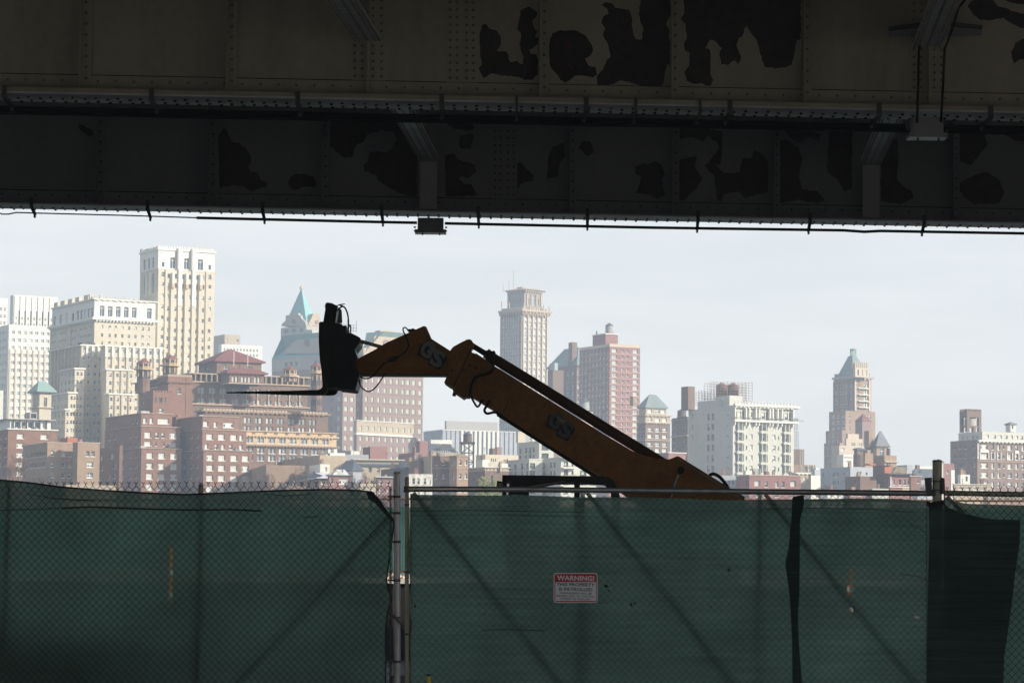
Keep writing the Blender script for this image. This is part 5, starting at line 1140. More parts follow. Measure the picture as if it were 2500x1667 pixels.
    pl = [(-30, 512), (-8, 516), (4, 523), (20, 523), (40, 519), (90, 520.5), (300, 526), (485, 532)]
    conduit([pt(x, y, 41.3) for x, y in pl], .010, 'thin black cable below the farther girder at the left', 'cable')
    conduit([pt(x, y, 41.3) for x, y in ((480, 532), (940, 542.5), (1018, 544))], .0215, 'black conduit left of the box below the farther girder', 'conduit')
    conduit([pt(x, y, 41.3) for x, y in ((1086, 545.5), (1600, 556), (2060, 562.5), (2110, 566), (2150, 564), (2500, 570), (4000, 600))], .0215, 'black conduit right of the box below the farther girder', 'conduit')
    # clamps
    grp1, grp2 = 'conduit clamps under the nearer girder', 'conduit clamps under the farther girder'
    lb1 = ['first clamp from the left', 'second clamp from the left', 'third clamp from the left', 'fourth clamp, just right of the slanting beam', 'small fifth clamp', 'sixth clamp above the hydraulic arm', 'small seventh clamp', 'small eighth clamp', 'ninth clamp, right of centre', 'tenth clamp, left of the box', 'last clamp, right of the box']
    for x, q in zip((22, 378, 732, 1080, 1262, 1430, 1551, 1706, 1778, 2139, 2409), lb1):
        o = empty('conduit_clamp', P1(x, 52, .34), 0, q+' under the nearer girder', 'clamp', grp1); sm = 'small' in q
        a = P1(x-(4 if sm else 6), 0, -.285); zt = P1(x, -4).z; zb = P1(x, 24 if not sm else 28).z; w_ = .03 if sm else .052
        child(MB().box((a.x, a.y, zb), (a.x+w_, a.y+.02, zt)), 'strap', M['steel'], o)
        b_ = P1(x, 30, .26); child(MB().box((a.x, a.y+.005, zb-.02), (a.x+w_, b_.y+.08, zb)), 'hanger_arm', M['steel'], o)
        child(MB().box((a.x, b_.y+.0, P1(x, 47).z), (a.x+.03, b_.y+.03, zb-.021)), 'hook', M['steel'], o)
    lb2 = ['first clamp from the left', 'second clamp from the left', 'third clamp from the left', 'fourth clamp, left of the box', 'fifth clamp, right of the box', 'sixth clamp near the centre', 'seventh clamp', 'eighth clamp', 'last clamp at the right']
    for x, q in zip((84, 366, 645, 934, 1168, 1433, 1701, 1973, 2250), lb2):
        yp = {84: 522, 366: 530, 645: 537, 934: 543, 1168: 548, 1433: 553, 1701: 558.5, 1973: 562, 2250: 567}[x]
        o = empty('conduit_clamp', pt(x, yp, 41.3), 0, q+' under the farther girder', 'clamp', grp2)
        a = P2(x-4, 0, -.285); zt = P2(x, -10).z; zb = P2(x, 9).z
        child(MB().box((a.x, a.y, zb), (a.x+.05, a.y+.02, zt)), 'strap', M['steel'], o)
        p = pt(x+1, yp, 41.3); child(MB().prism([(a.x, a.y, zb), (a.x+.05, a.y, zb), (p.x+.02, p.y+.03, p.z), (p.x-.02, p.y+.03, p.z)], (0, 0, -.02)), 'hanger_arm', M['steel'], o)
        child(MB().tube([(p.x, p.y-.03, p.z-.045), (p.x, p.y+.03, p.z-.045)], .017, 6).box((p.x-.012, p.y-.03, p.z-.045), (p.x+.012, p.y+.03, p.z+.03)), 'hook', M['steel'], o)
    # junction boxes
    M['box'] = mat('grey_box_metal', (.30, .30, .31), rough=.35, metal=.4, var=.15, scale=4)
    def jbox(x0, x1, y0, y1, Y, label):
        a, c = pt(x0, y1, Y), pt(x1, y0, Y); o = empty('junction_box', (a+c)/2, 0, label, 'box'); a.z = min(a.z, c.z)
        child(MB().box((a.x+.02, Y, a.z+.05), (c.x-.02, Y+.22, c.z)), 'body', M['box'], o)
        child(MB().box((a.x-.02, Y-.02, a.z), (c.x+.02, Y+.24, a.z+.048)), 'lid', M['box'], o)
        for i, x in enumerate((a.x-.035, c.x+.005)): child(MB().box((x, Y-.01, a.z+.02), (x+.03, Y+.03, a.z+.035)).box((x, Y-.01, a.z+.07), (x+.03, Y+.03, a.z+.09)), 'latch', M['steel'], o)
        for x in (lerp(a.x, c.x, .22), lerp(a.x, c.x, .82)): child(MB().tube([(x, Y+.05, a.z-.03), (x, Y+.05, a.z)], .012, 6), 'bolt', M['steel'], o)
    jbox(1016, 1086, 532, 568, 41.2, 'dark grey junction box hanging below the farther girder against the sky'); jbox(2224, 2308, 286, 335, 30.65, 'grey junction box at the foot of the two cables on the nearer girder')
    for pl, lb in (([(2290, -40), (2262, 40), (2246, 105), (2243, 130), (2242, 200), (2239, 300)], 'left bent cable running down the nearer girder into its box'), ([(2372, -20), (2340, 20), (2320, 85), (2306, 120), (2303, 200), (2297, 298)], 'right bent cable running down the nearer girder into its box')):
        pp = [pt(x, y, 30.62) for x, y in pl]; single(MB().tube(pp, .014, 8), 'cable', M['cable'], lb, 'cable', loc=pp[0])
    o = empty('cable_bracket', pt(2284, 75, 30.7), 0, 'crosswise steel bracket behind the two cables on the nearer girder', 'bracket')
    child(MB().prism([pt(2170, 66, 30.8), pt(2284, 50, 30.8), pt(2284, 60, 30.8), pt(2171, 76, 30.8)], (0, .04, 0)).prism([pt(2284, 50, 30.8), pt(2399, 62, 30.8), pt(2398, 71, 30.8), pt(2284, 60, 30.8)], (0, .04, 0)), 'upper_rail', M['steel'], o)
    child(MB().prism([pt(2172, 77, 30.78), pt(2398, 72, 30.78), pt(2397, 85, 30.78), pt(2172, 88, 30.78)], (0, .05, 0)), 'lower_rail', M['paint2'], o)
# ------------------------------------------------------------------ fence, gate, windscreen cloth
def cloth_mat(name, c, alpha, trans, streak, tb=1.0):
    m = bpy.data.materials.new(name); m.use_nodes = True; n = m.node_tree; n.nodes.clear()
    o = n.nodes.new('ShaderNodeOutputMaterial'); df = n.nodes.new('ShaderNodeBsdfDiffuse'); tl = n.nodes.new('ShaderNodeBsdfTranslucent'); tp = n.nodes.new('ShaderNodeBsdfTransparent')
    tc = n.nodes.new('ShaderNodeTexCoord'); mp = n.nodes.new('ShaderNodeMapping'); mp.inputs['Scale'].default_value = (.25, 1, 9)
    nz = n.nodes.new('ShaderNodeTexNoise'); nz.inputs['Scale'].default_value = 4; nz.inputs['Detail'].default_value = 7; nz.inputs['Roughness'].default_value = .7
    n2 = n.nodes.new('ShaderNodeTexNoise'); n2.inputs['Scale'].default_value = 1.1; n2.inputs['Detail'].default_value = 5
    mr = n.nodes.new('ShaderNodeMapRange'); mr.inputs[1].default_value = .3; mr.inputs[2].default_value = .7; mr.inputs[3].default_value = 1-streak; mr.inputs[4].default_value = 1+streak
    m2 = n.nodes.new('ShaderNodeMapRange'); m2.inputs[1].default_value = .3; m2.inputs[2].default_value = .7; m2.inputs[3].default_value = .74; m2.inputs[4].default_value = 1.32
    mu = n.nodes.new('ShaderNodeMath'); mu.operation = 'MULTIPLY'
    sc_ = n.nodes.new('ShaderNodeVectorMath'); sc_.operation = 'SCALE'; sc_.inputs[0].default_value = c
    L = n.links.new
    L(tc.outputs['Object'], mp.inputs[0]); L(mp.outputs[0], nz.inputs[0]); L(tc.outputs['Object'], n2.inputs[0]); L(nz.outputs[0], mr.inputs[0]); L(n2.outputs[0], m2.inputs[0])
    L(mr.outputs[0], mu.inputs[0]); L(m2.outputs[0], mu.inputs[1]); L(mu.outputs[0], sc_.inputs['Scale'])
    L(sc_.outputs[0], df.inputs[0])
    s2 = n.nodes.new('ShaderNodeVectorMath'); s2.operation = 'SCALE'; s2.inputs[0].default_value = tuple(q*tb for q in c); L(mu.outputs[0], s2.inputs['Scale']); L(s2.outputs[0], tl.inputs[0])
    a = n.nodes.new('ShaderNodeMixShader'); a.inputs[0].default_value = trans; L(df.outputs[0], a.inputs[1]); L(tl.outputs[0], a.inputs[2])
    b = n.nodes.new('ShaderNodeMixShader'); al = n.nodes.new('ShaderNodeMath'); al.operation = 'MULTIPLY'; al.inputs[1].default_value = alpha; L(mu.outputs[0], al.inputs[0])
    L(al.outputs[0], b.inputs[0]); L(a.outputs[0], b.inputs[1]); L(tp.outputs[0], b.inputs[2]); L(b.outputs[0], o.inputs[0])
    return m

FY = 24.0; PXM = FY/FPX
def chainlink(x0, x1, ytop, ybot, Y, barbs=True, pitch=17.45, rad=.0036):
    """zigzag wires; pixel bounds at depth Y; pitch px"""
    mb = MB(); n = int((x1-x0)/pitch); r = rad; hp = pitch/2
    rows = int((ybot-ytop)/hp)+1
    for i in range(n+1):
        xc = x0+i*pitch; pts = []; j0 = -1
        for j in range(rows):
            x = xc+(hp*1.04 if j % 2 else hp*.03); y = ytop+j*hp*1.04
            if x > x1+1: x = x1+1
            pts.append(pt(x, y, Y+(.0025 if j % 2 else -.0025)))
        mb.tube(pts, r, 4, cap=False)
        pts2 = []
        for j in range(rows):
            x = xc+(hp*.96 if j % 2 else pitch-hp*.03); pts2.append(pt(min(x, x1+1), ytop+j*hp*1.04, Y+(-.0025 if j % 2 else .0025)))
        if barbs:
            a = pt(xc, ytop, Y)
            k = PXM*(Y/FY)
            mb.tube([a, a+Vector((0, 0, 5*k)), a+Vector((-4*k+rnd.uniform(-1, 1)*k, 0, 10.5*k))], r, 4); mb.tube([a+Vector((0.4*k, 0, 4.5*k)), a+Vector((4*k, 0, 10*k+rnd.uniform(-1, 1)*k))], r, 4)
        mb.tube(pts2, r, 4, cap=False)
    return mb

def cloth(top, left, right, ybot, Y, nx, ny, wav=.012, seed=0, hole=None, sag=.01):
    """top: polyline px; left/right polylines (x as function of y) px; returns MB grid with wrinkles"""
    r = random.Random(seed); mb = MB(); ph = [(r.uniform(.01, .03), r.uniform(.008, .03), r.uniform(0, 6), r.uniform(.3, 1)) for _ in range(7)]
    xl0, xr0 = top[0][0], top[-1][0]
    inv = lambda ln, y: poly_y([(b, a) for a, b in ln], y)
    for j in range(ny+1):
        for i in range(nx+1):
            fx, fy = i/nx, j/ny
            xt = lerp(xl0, xr0, fx); yt = poly_y(top, xt); y = lerp(yt, ybot, fy)
            xa = inv(left, y) if left else xl0; xb = inv(right, y) if right else xr0
            x = lerp(xa, xb, fx)
            d = sum(a_*math.sin(x*f1+y*f2+p)*wav/2 for f1, f2, p, a_ in ph)+(wav*1.2*math.sin(y*.16+x*.01) if j < 3 else 0)
            mb.v.append(tuple(pt(x, y, Y+d)))
    for j in range(ny):
        for i in range(nx):
            q = j*(nx+1)+i
            if hole:
                P = mb.v[q]; cxy = (lerp(xl0, xr0, (i+.5)/nx), lerp(1217, ybot, (j+.5)/ny))
                if any(abs(cxy[0]-hx) < hw and abs(cxy[1]-hy) < hh for hx, hy, hw, hh in hole): continue
            mb.f.append((q, q+1, q+nx+2, q+nx+1)); mb.m.append(0)
    return mb

def fence():
    M['cloth'] = cloth_mat('green_windscreen_cloth', (.076, .138, .116), .05, .74, .10, 3.0)
    M['cloths'] = cloth_mat('green_windscreen_streaky', (.080, .138, .118), .045, .74, .24, 3.1)
    M['clothd'] = cloth_mat('doubled_green_cloth', (.040, .066, .060), .02, .6, .3, 1.8)
    M['galv'] = mat('galvanised_pipe', (.36, .37, .38), rough=.38, metal=.75, var=.2, scale=9, stretch=(1, 1, .4), bump=.05)
    M['galvd'] = mat('weathered_pipe', (.30, .29, .24), rough=.5, metal=.5, var=.35, scale=14, stretch=(2, 2, .3), bump=.1)
    M['wire'] = mat('chain_link_wire', (.03, .03, .03), rough=.8, metal=.0, var=.2, scale=20)
    M['hem'] = mat('black_hem', (.012, .014, .015), rough=.9, var=.2)
    g = FY
    # ---- left fence
    o = empty('chain_link_fence', pt(480, 1867, g), 0, 'chain link fence panel with barbed top and green windscreen, left of the gate', 'fence')
    wi = chainlink(-2.5, 955, 1186, 1690, g, pitch=17.6); child(wi, 'chain_link_mesh', M['wire'], o)
    wi2 = chainlink(-700, -20, 1186, 1690, g, pitch=17.6); child(wi2, 'chain_link_mesh', M['wire'], o)
    top = [(-700, 1176), (-200, 1168), (0, 1171), (50, 1175), (150, 1188), (250, 1196), (350, 1202), (450, 1206.5), (490, 1205), (600, 1200), (700, 1196), (800, 1194), (880, 1196.5), (906, 1200), (924, 1216), (948, 1251), (960, 1266)]
    right = [(960, 1194), (961, 1280), (960, 1292), (955, 1330), (947, 1390), (944, 1415), (948, 1440), (957, 1460), (947, 1490), (942, 1530), (941, 1667), (940, 1900)]
    cl = cloth(top, None, right, 1880, g+.02, 150, 60, .012, 3); child(cl, 'windscreen_cloth', M['cloth'], o, smooth=True)
    hm = MB(); tp = [p for p in top if p[0] > -600]
    for (xa, ya), (xb, yb) in zip(tp, tp[1:]):
        hm.prism([pt(xa, ya-1.5, g+.012), pt(xb, yb-1.5, g+.012), pt(xb, yb+2.5, g+.012), pt(xa, ya+2.5, g+.012)], (0, .004, 0))
    rl = [(960, 1266), (962, 1282), (958, 1310), (955, 1330), (947, 1390), (944, 1415), (948, 1440), (957, 1460), (947, 1490), (942, 1530), (941, 1700)]
    for (xa, ya), (xb, yb) in zip(rl, rl[1:]):
        hm.prism([pt(xa-2, ya, g+.006), pt(xa+1.5, ya, g+.006), pt(xb+1.5, yb, g+.006), pt(xb-2, yb, g+.006)], (0, .004, 0))
    hm.prism([pt(895, 1199, g+.004), pt(912, 1200, g+.004), pt(926, 1222, g+.004), pt(960, 1266, g+.004), pt(957, 1274, g+.004), pt(938, 1252, g+.004), pt(916, 1228, g+.004), pt(900, 1218, g+.004), pt(896, 1207, g+.004)], (0, .003, 0))
    child(hm, 'hem', M['hem'], o)
    for pl, r in (([(22, 1172), (4, 1700)], .019), ([(490.5, 1181), (482, 1700)], .021)):
        child(MB().tube([pt(x, y, g+.065) for x, y in pl], r, 10), 'fence_post', M['galvd'], o)
    child(MB().tube([pt(-470, 1181, g+.065), pt(-475, 1867, g+.065)], .021, 10), 'fence_post', M['galvd'], o)
    child(MB().tube([pt(952, 1257, g+.06), pt(560, 1690, g+.06)], .0145, 8), 'brace', M['galvd'], o)
    child(MB().tube([pt(952.5, 1188, g+.01), pt(952.5, 1690, g+.01)], .007, 6), 'tension_bar', M['steel'], o)
    # wrinkle folds of the cloth, real thin folds of doubled cloth
    fo = MB()
    for pl, w_ in (([(150, 1240), (220, 1237), (330, 1241), (450, 1244), (560, 1243), (640, 1247)], 4), ([(0, 1245), (100, 1242), (220, 1236)], 2), ([(640, 1205), (700, 1210), (760, 1205)], 1.6), ([(60, 1204), (130, 1216), (230, 1222)], 2), ([(740, 1262), (790, 1260)], 2.5)):
        for (xa, ya), (xb, yb) in zip(pl, pl[1:]): fo.prism([pt(xa, ya-w_/2, g+.012), pt(xb, yb-w_/2, g+.012), pt(xb, yb+w_/2, g+.012), pt(xa, ya+w_/2, g+.012)], (0, .004, 0))
    child(fo, 'cloth_fold', M['clothd'], o)

    # ---- gate posts
    po = empty('gate_post', pt(967.5, 1667, g+.03), 0, 'bright round steel post closing the left fence beside the narrow gap', 'post')
    child(MB().tube([pt(968.5, 1153, g+.03), pt(969.5, 1690, g+.03)], .0285, 20), 'pipe', M['galv'], po, smooth=False)
    child(MB().lathe([(.030, pt(968.5, 1156, g).z), (.030, pt(968.5, 1152.5, g).z), (.02, pt(968.5, 1151.5, g).z)], 16, (pt(968.5, 1153, g+.03).x, g+.03)), 'cap', M['galvd'], po)
    for y in (1212, 1252, 1322, 1416, 1507, 1614):
        p = pt(968.8, y, g+.03); child(MB().lathe([(.0325, p.z-.01), (.0325, p.z+.01)], 16, (p.x, p.y)), 'band_clamp', M['steel'], po)
        child(MB().box((p.x-.075, p.y-.045, p.z-.008), (p.x-.03, p.y-.035, p.z+.008)), 'band_clamp', M['steel'], po)
    # ---- gate
    G = empty('sliding_gate', pt(1630, 1667, g), 0, 'wide framed gate with streaky green windscreen, diagonal braces and warning sign', 'gate')
    RY = g+.036
    child(MB().tube([pt(986, 1193.2, RY), pt(1300, 1194.6, RY), pt(2284, 1204, RY)], .024, 16), 'top_rail', M['galv'], G, smooth=True)
    child(MB().tube([pt(993.5, 1164, RY), pt(993, 1690, RY)], .0175, 14), 'end_stile', M['galvd'], G)
    child(MB().lathe([(.028, pt(993, 1201, g).z), (.028, pt(993, 1187, g).z)], 14, (pt(993.3, 1193, RY).x, RY)), 'corner_fitting', M['steel'], G)
    for y in (1232, 1396, 1547):
        p = pt(993, y, RY); child(MB().lathe([(.022, p.z-.008), (.022, p.z+.008)], 12, (p.x, p.y)), 'band_clamp', M['steel'], G)
    child(MB().tube([pt(1003, 1206, g+.02), pt(1001.5, 1690, g+.02)], .006, 6), 'tension_bar', M['steel'], G)
    for xa, xb, r in ((1422.5, 1420, .021), (1855.5, 1850, .019)): child(MB().tube([pt(xa, 1200, RY+.01), pt(xb, 1690, RY+.01)], r, 12), 'upright', M['galv'], G)
    for pl in ([(1010, 1203), (1385, 1690)], [(1433, 1202), (1565, 1372), (1700, 1546), (1805, 1690)], [(1868, 1206), (2250, 1688)]): child(MB().tube([pt(x, y, RY) for x, y in pl], .0165, 10), 'brace', M['galvd'], G)
    wi = chainlink(1003.5, 2262, 1209.5, 1690, g-.026, barbs=False, pitch=17.45, rad=.0021); child(wi, 'chain_link_mesh', M['wire'], G)
    topg = [(1002, 1204), (1012, 1207), (1100, 1208), (1200, 1209), (1260, 1207), (1330, 1210), (1400, 1213), (1550, 1213), (1700, 1218), (1780, 1221), (1960, 1218), (2100, 1216), (2200, 1217), (2274, 1226)]
    leftg = [(1002, 1200), (1001, 1290), (997, 1330), (999, 1400), (1004, 1425), (1000, 1470), (1001, 1500), (1006, 1515), (1002, 1560), (1003, 1900)]
    clg = cloth(topg, leftg, None, 1880, g-.006, 210, 110, .011, 9, hole=[(2072, 1440, 5, 15), (2081, 1488, 4, 4), (2238, 1502, 5, 4)]); child(clg, 'windscreen_cloth', M['cloths'], G, smooth=True)
    st = MB()
    ov = [(1935, 1213), (1949, 1209), (1963, 1208), (1962, 1235), (1953, 1270), (1952, 1440), (1948, 1500), (1950, 1560), (1960, 1690), (1935, 1690), (1934, 1560), (1928, 1450), (1917, 1374), (1925, 1340), (1932, 1270)]
    st.prism([pt(x, y, g-.03) for x, y in ov], (0, .006, 0)); child(st, 'cloth_overlap', M['clothd'], G)
    fo = MB()
    for pl, w_ in (([(1180, 1537), (1240, 1536), (1330, 1538.5)], 2), ([(1000, 1247), (1150, 1245), (1300, 1248), (1420, 1250)], 1.4), ([(1000, 1258), (1200, 1256), (1420, 1260)], 1.0), ([(1870, 1243), (2000, 1240), (2130, 1243), (2230, 1250)], 1.4), ([(2220, 1275), (2260, 1300), (2268, 1330)], 1.5), ([(2200, 1400), (2250, 1408), (2268, 1420)], 1.8)):
        for (xa, ya), (xb, yb) in zip(pl, pl[1:]): fo.prism([pt(xa, ya-w_/2, g-.022), pt(xb, yb-w_/2, g-.022), pt(xb, yb+w_/2, g-.022), pt(xa, ya+w_/2, g-.022)], (0, .004, 0))
    child(fo, 'cloth_fold', M['clothd'], G)
    sp = MB(); R = random.Random(2)
    for (x, y, s) in ((1480, 1430, 5), (1486, 1441, 3), (1494, 1428, 2), (1779, 1390, 4), (1541, 1475, 4), (1550, 1472, 3), (1090, 1474, 2), (1170, 1473, 1.5), (1013, 1479, 4), (1585, 1475, 2), (1183, 1498, 2), (1735, 1480, 3), (1808, 1482, 3), (1372, 1478, 2.5), (1834, 1392, 2)):
        pts = [pt(x+s*math.cos(a)*R.uniform(.5, 1.2), y+s*math.sin(a)*R.uniform(.5, 1.3), g-.024) for a in ar(0, 1.05, 6)]; child(MB().prism(pts, (0, .003, 0)), 'dirt_spot', M['hem'], G)
    # ---- right round post and hinge
    po = empty('gate_post', pt(2287, 1667, g+.05), 0, 'thick weathered round post with strapped hinge plates at the right of the gate', 'post')
    X0, X1 = pt(2288, 1124, g+.05), pt(2286, 1690, g+.05)
    child(MB().tube([X0, X1], .0395, 24), 'pipe', M['galvd'], po); child(MB().lathe([(.041, X0.z-.01), (.041, X0.z), (.03, X0.z+.006)], 20, (X0.x, X0.y)), 'cap', M['steel'], po)
    child(MB().prism([pt(2259, 1166, g+.0), pt(2275, 1165, g), pt(2276, 1206, g), pt(2262, 1206, g)], (0, .05, 0)), 'hinge_plate', M['steel'], po)
    child(MB().prism([pt(2299, 1165, g+.0), pt(2306, 1167, g), pt(2308, 1204, g), pt(2299, 1206, g)], (0, .05, 0)), 'hinge_plate', M['steel'], po)
    for y in (1174, 1195.5):
        a, c = pt(2270, y-1.5, g-.0), pt(2304, y+1.5, g); child(MB().box((a.x, g-.006, c.z), (c.x, g+.004, a.z)), 'strap', M['steel'], po)
    # ---- right fence
    o = empty('chain_link_fence', pt(2400, 1867, g), 0, 'chain link fence panel with a dark doubled windscreen, right of the thick post', 'fence')
    child(MB().tube([pt(2304, 1203, RY), pt(2500, 1206.5, RY), pt(3200, 1217, RY)], .0225, 14), 'top_rail', M['galvd'], o, smooth=True)
    child(chainlink(2312, 2900, 1198, 1690, g+.015, pitch=18.6), 'chain_link_mesh', M['wire'], o)
    topr = [(2304, 1212), (2325, 1222), (2360, 1229), (2420, 1231), (2500, 1233), (2900, 1232)]
    child(cloth(topr, None, None, 1880, g+.03, 90, 50, .012, 21), 'windscreen_cloth', M['cloth'], o, smooth=True)
    topd = [(2266, 1226), (2285, 1223), (2302, 1220), (2312, 1238), (2350, 1252), (2400, 1264), (2440, 1268), (2491, 1269)]
    leftd = [(2266, 1200), (2269, 1300), (2265, 1450), (2262, 1690), (2262, 1900)]; rightd = [(2491, 1200), (2491, 1270), (2489, 1330), (2478, 1400), (2474, 1440), (2464, 1520), (2452, 1600), (2449, 1690), (2449, 1900)]
    child(cloth(topd, leftd, rightd, 1850, g-.045, 60, 70, .018, 33), 'doubled_cloth', M['clothd'], o, smooth=True)
    child(MB().prism([pt(x, y, g-.052) for x, y in [(2263, 1222), (2275, 1226), (2300, 1221), (2306, 1226), (2300, 1236), (2276, 1240), (2264, 1235)]], (0, .006, 0)), 'cloth_knot', M['hem'], o)
    child(MB().tube([pt(2312, 1212, RY+.04), pt(2420, 1318, RY+.04), pt(2620, 1520, RY+.04)], .0165, 8), 'brace', M['galvd'], o)
    child(MB().tube([pt(2306, 1200, g-.02), pt(2306, 1690, g-.02)], .005, 6), 'tension_bar', M['steel'], o)
    # lock chain and concrete foot
    pts = [pt(x, y, g-.02) for x, y in ((951, 1490), (955, 1496), (962, 1504), (972, 1514), (981, 1525), (984, 1530))]
    ch = MB(); ch.tube(pts, .009, 6)
    for i, p in enumerate(pts): ch.lathe([(.006, p.z-.012), (.015, p.z), (.006, p.z+.012)], 6, (p.x, p.y))
    single(ch, 'lock_chain', M['steel'], 'slack black chain looped round the two posts at the gap', 'chain', loc=pts[0])
    a, c = pt(945, 1700, g+.12), pt(1004, 1649, g+.12)
    fo = MB(); fo.prism([(a.x, g+.1, 0), (c.x, g+.1, 0), (c.x-.02, g+.1, c.z-.02), (c.x-.04, g+.1, c.z), (a.x+.04, g+.1, c.z), (a.x+.02, g+.1, c.z-.02)], (0, .3, 0)); single(fo, 'concrete_block', M['conc'], 'grey concrete block just visible at the foot of the gap', 'block', loc=(a.x, g+.1, 0))
    # yellow marker post
    M['yellow'] = mat('yellow_paint', (.55, .40, .03), rough=.5, var=.15, scale=8)
    t = pt(1047, 1646, 23.6); yp = empty('marker_post', (t.x, t.y, 0), 0, 'yellow marker post with a black top at the bottom edge', 'post')
    child(MB().tube([(t.x+.02, t.y, 0), (t.x, t.y, t.z-.012)], .016, 10), 'shaft', M['yellow'], yp); child(MB().tube([(t.x, t.y, t.z-.011), (t.x-.002, t.y, t.z+.004)], .0145, 10), 'cap', M['hem'], yp)

    # ---- sign
    M['signw'] = mat('sign_white_paint', (.66, .68, .72), rough=.35, var=.04, scale=6); M['signr'] = mat('sign_red_paint', (.42, .035, .035), rough=.35, var=.06, scale=8); M['signk'] = mat('sign_black_ink', (.02, .022, .03), rough=.4, var=.1)
    SY = g-.04
    s = empty('warning_sign', pt(1405, 1434, SY), 0, 'white and red warning sign about patrolled property hung on the gate', 'sign')
    def rr(x0, y0, x1, y1, r, Y, th, skew=0):
        P = []
        for cx, cy, a0 in ((x0+r, y0+r, 180), (x1-r, y0+r, 270), (x1-r, y1-r, 0), (x0+r, y1-r, 90)):
            for k in range(6):
                a = math.radians(a0+18*k); P.append(pt(cx+r*math.cos(a), cy+r*math.sin(a), Y))
        return MB().prism(P, (0, th, 0))
    child(rr(1351.3, 1397.6, 1459.2, 1470.8, 8, SY, .003), 'plate', M['signw'], s)
    child(rr(1353.8, 1400, 1457, 1468.5, 6, SY-.0012, .001), 'red_border', M['signr'], s)
    child(rr(1355.8, 1419.8, 1455.2, 1466, 3.2, SY-.0022, .0009), 'white_field', M['signw'], s)
    def text(body, xc, yb, hpx, wpx, m, parent, Y, bold=.02, rot=0, shear=0, name='lettering'):
        cu = bpy.data.curves.new('t', 'FONT'); cu.body = body; cu.size = 1; cu.offset = bold; cu.shear = shear; cu.extrude = 0.002; cu.align_x = 'CENTER'; cu.space_character = 1.02; cu.resolution_u = 3
        to = bpy.data.objects.new('t', cu); col.objects.link(to); bpy.context.view_layer.update()
        me = bpy.data.meshes.new_from_object(to.evaluated_get(bpy.context.evaluated_depsgraph_get())); bpy.data.objects.remove(to)
        vs = [v.co for v in me.vertices]; x0, x1 = min(v.x for v in vs), max(v.x for v in vs); y0, y1 = min(v.y for v in vs), max(v.y for v in vs)
        k = Y/FPX; c = pt(xc, yb, Y)
        S = Matrix.Diagonal((wpx*k/(x1-x0), hpx*k/(y1-y0), .1, 1)); T = Matrix.Translation((-(x0+x1)/2, -y0, 0)); Rx = Matrix.Rotation(math.pi/2, 4, 'X'); Ry = Matrix.Rotation(-math.radians(rot)+ROLL, 4, 'Y')
        me.transform(Matrix.Translation(c-Vector(parent.location)) @ Ry @ Rx @ S @ T)
        me.materials.clear(); me.materials.append(m); o_ = bpy.data.objects.new(name, me); col.objects.link(o_); o_.parent = parent; return o_
    for body, yb, h, w_, m, bo in (('WARNING!', 1416.8, 12.6, 91, M['signw'], .03), ('THIS PROPERTY', 1430.4, 8.2, 93, M['signk'], .022), ('IS PATROLLED', 1442.0, 8.2, 82, M['signk'], .022), ('TRESPASSERS WILL BE', 1450, 5, 79, M['signk'], .012), ('PROSECUTED TO THE FULL', 1457.2, 5, 93, M['signk'], .012), ('EXTENT OF THE LAW', 1464.3, 5, 72, M['signk'], .012)):
        text(body, 1405.3, yb, h, w_, m, s, SY-.0032, bo)
    fence.text = text

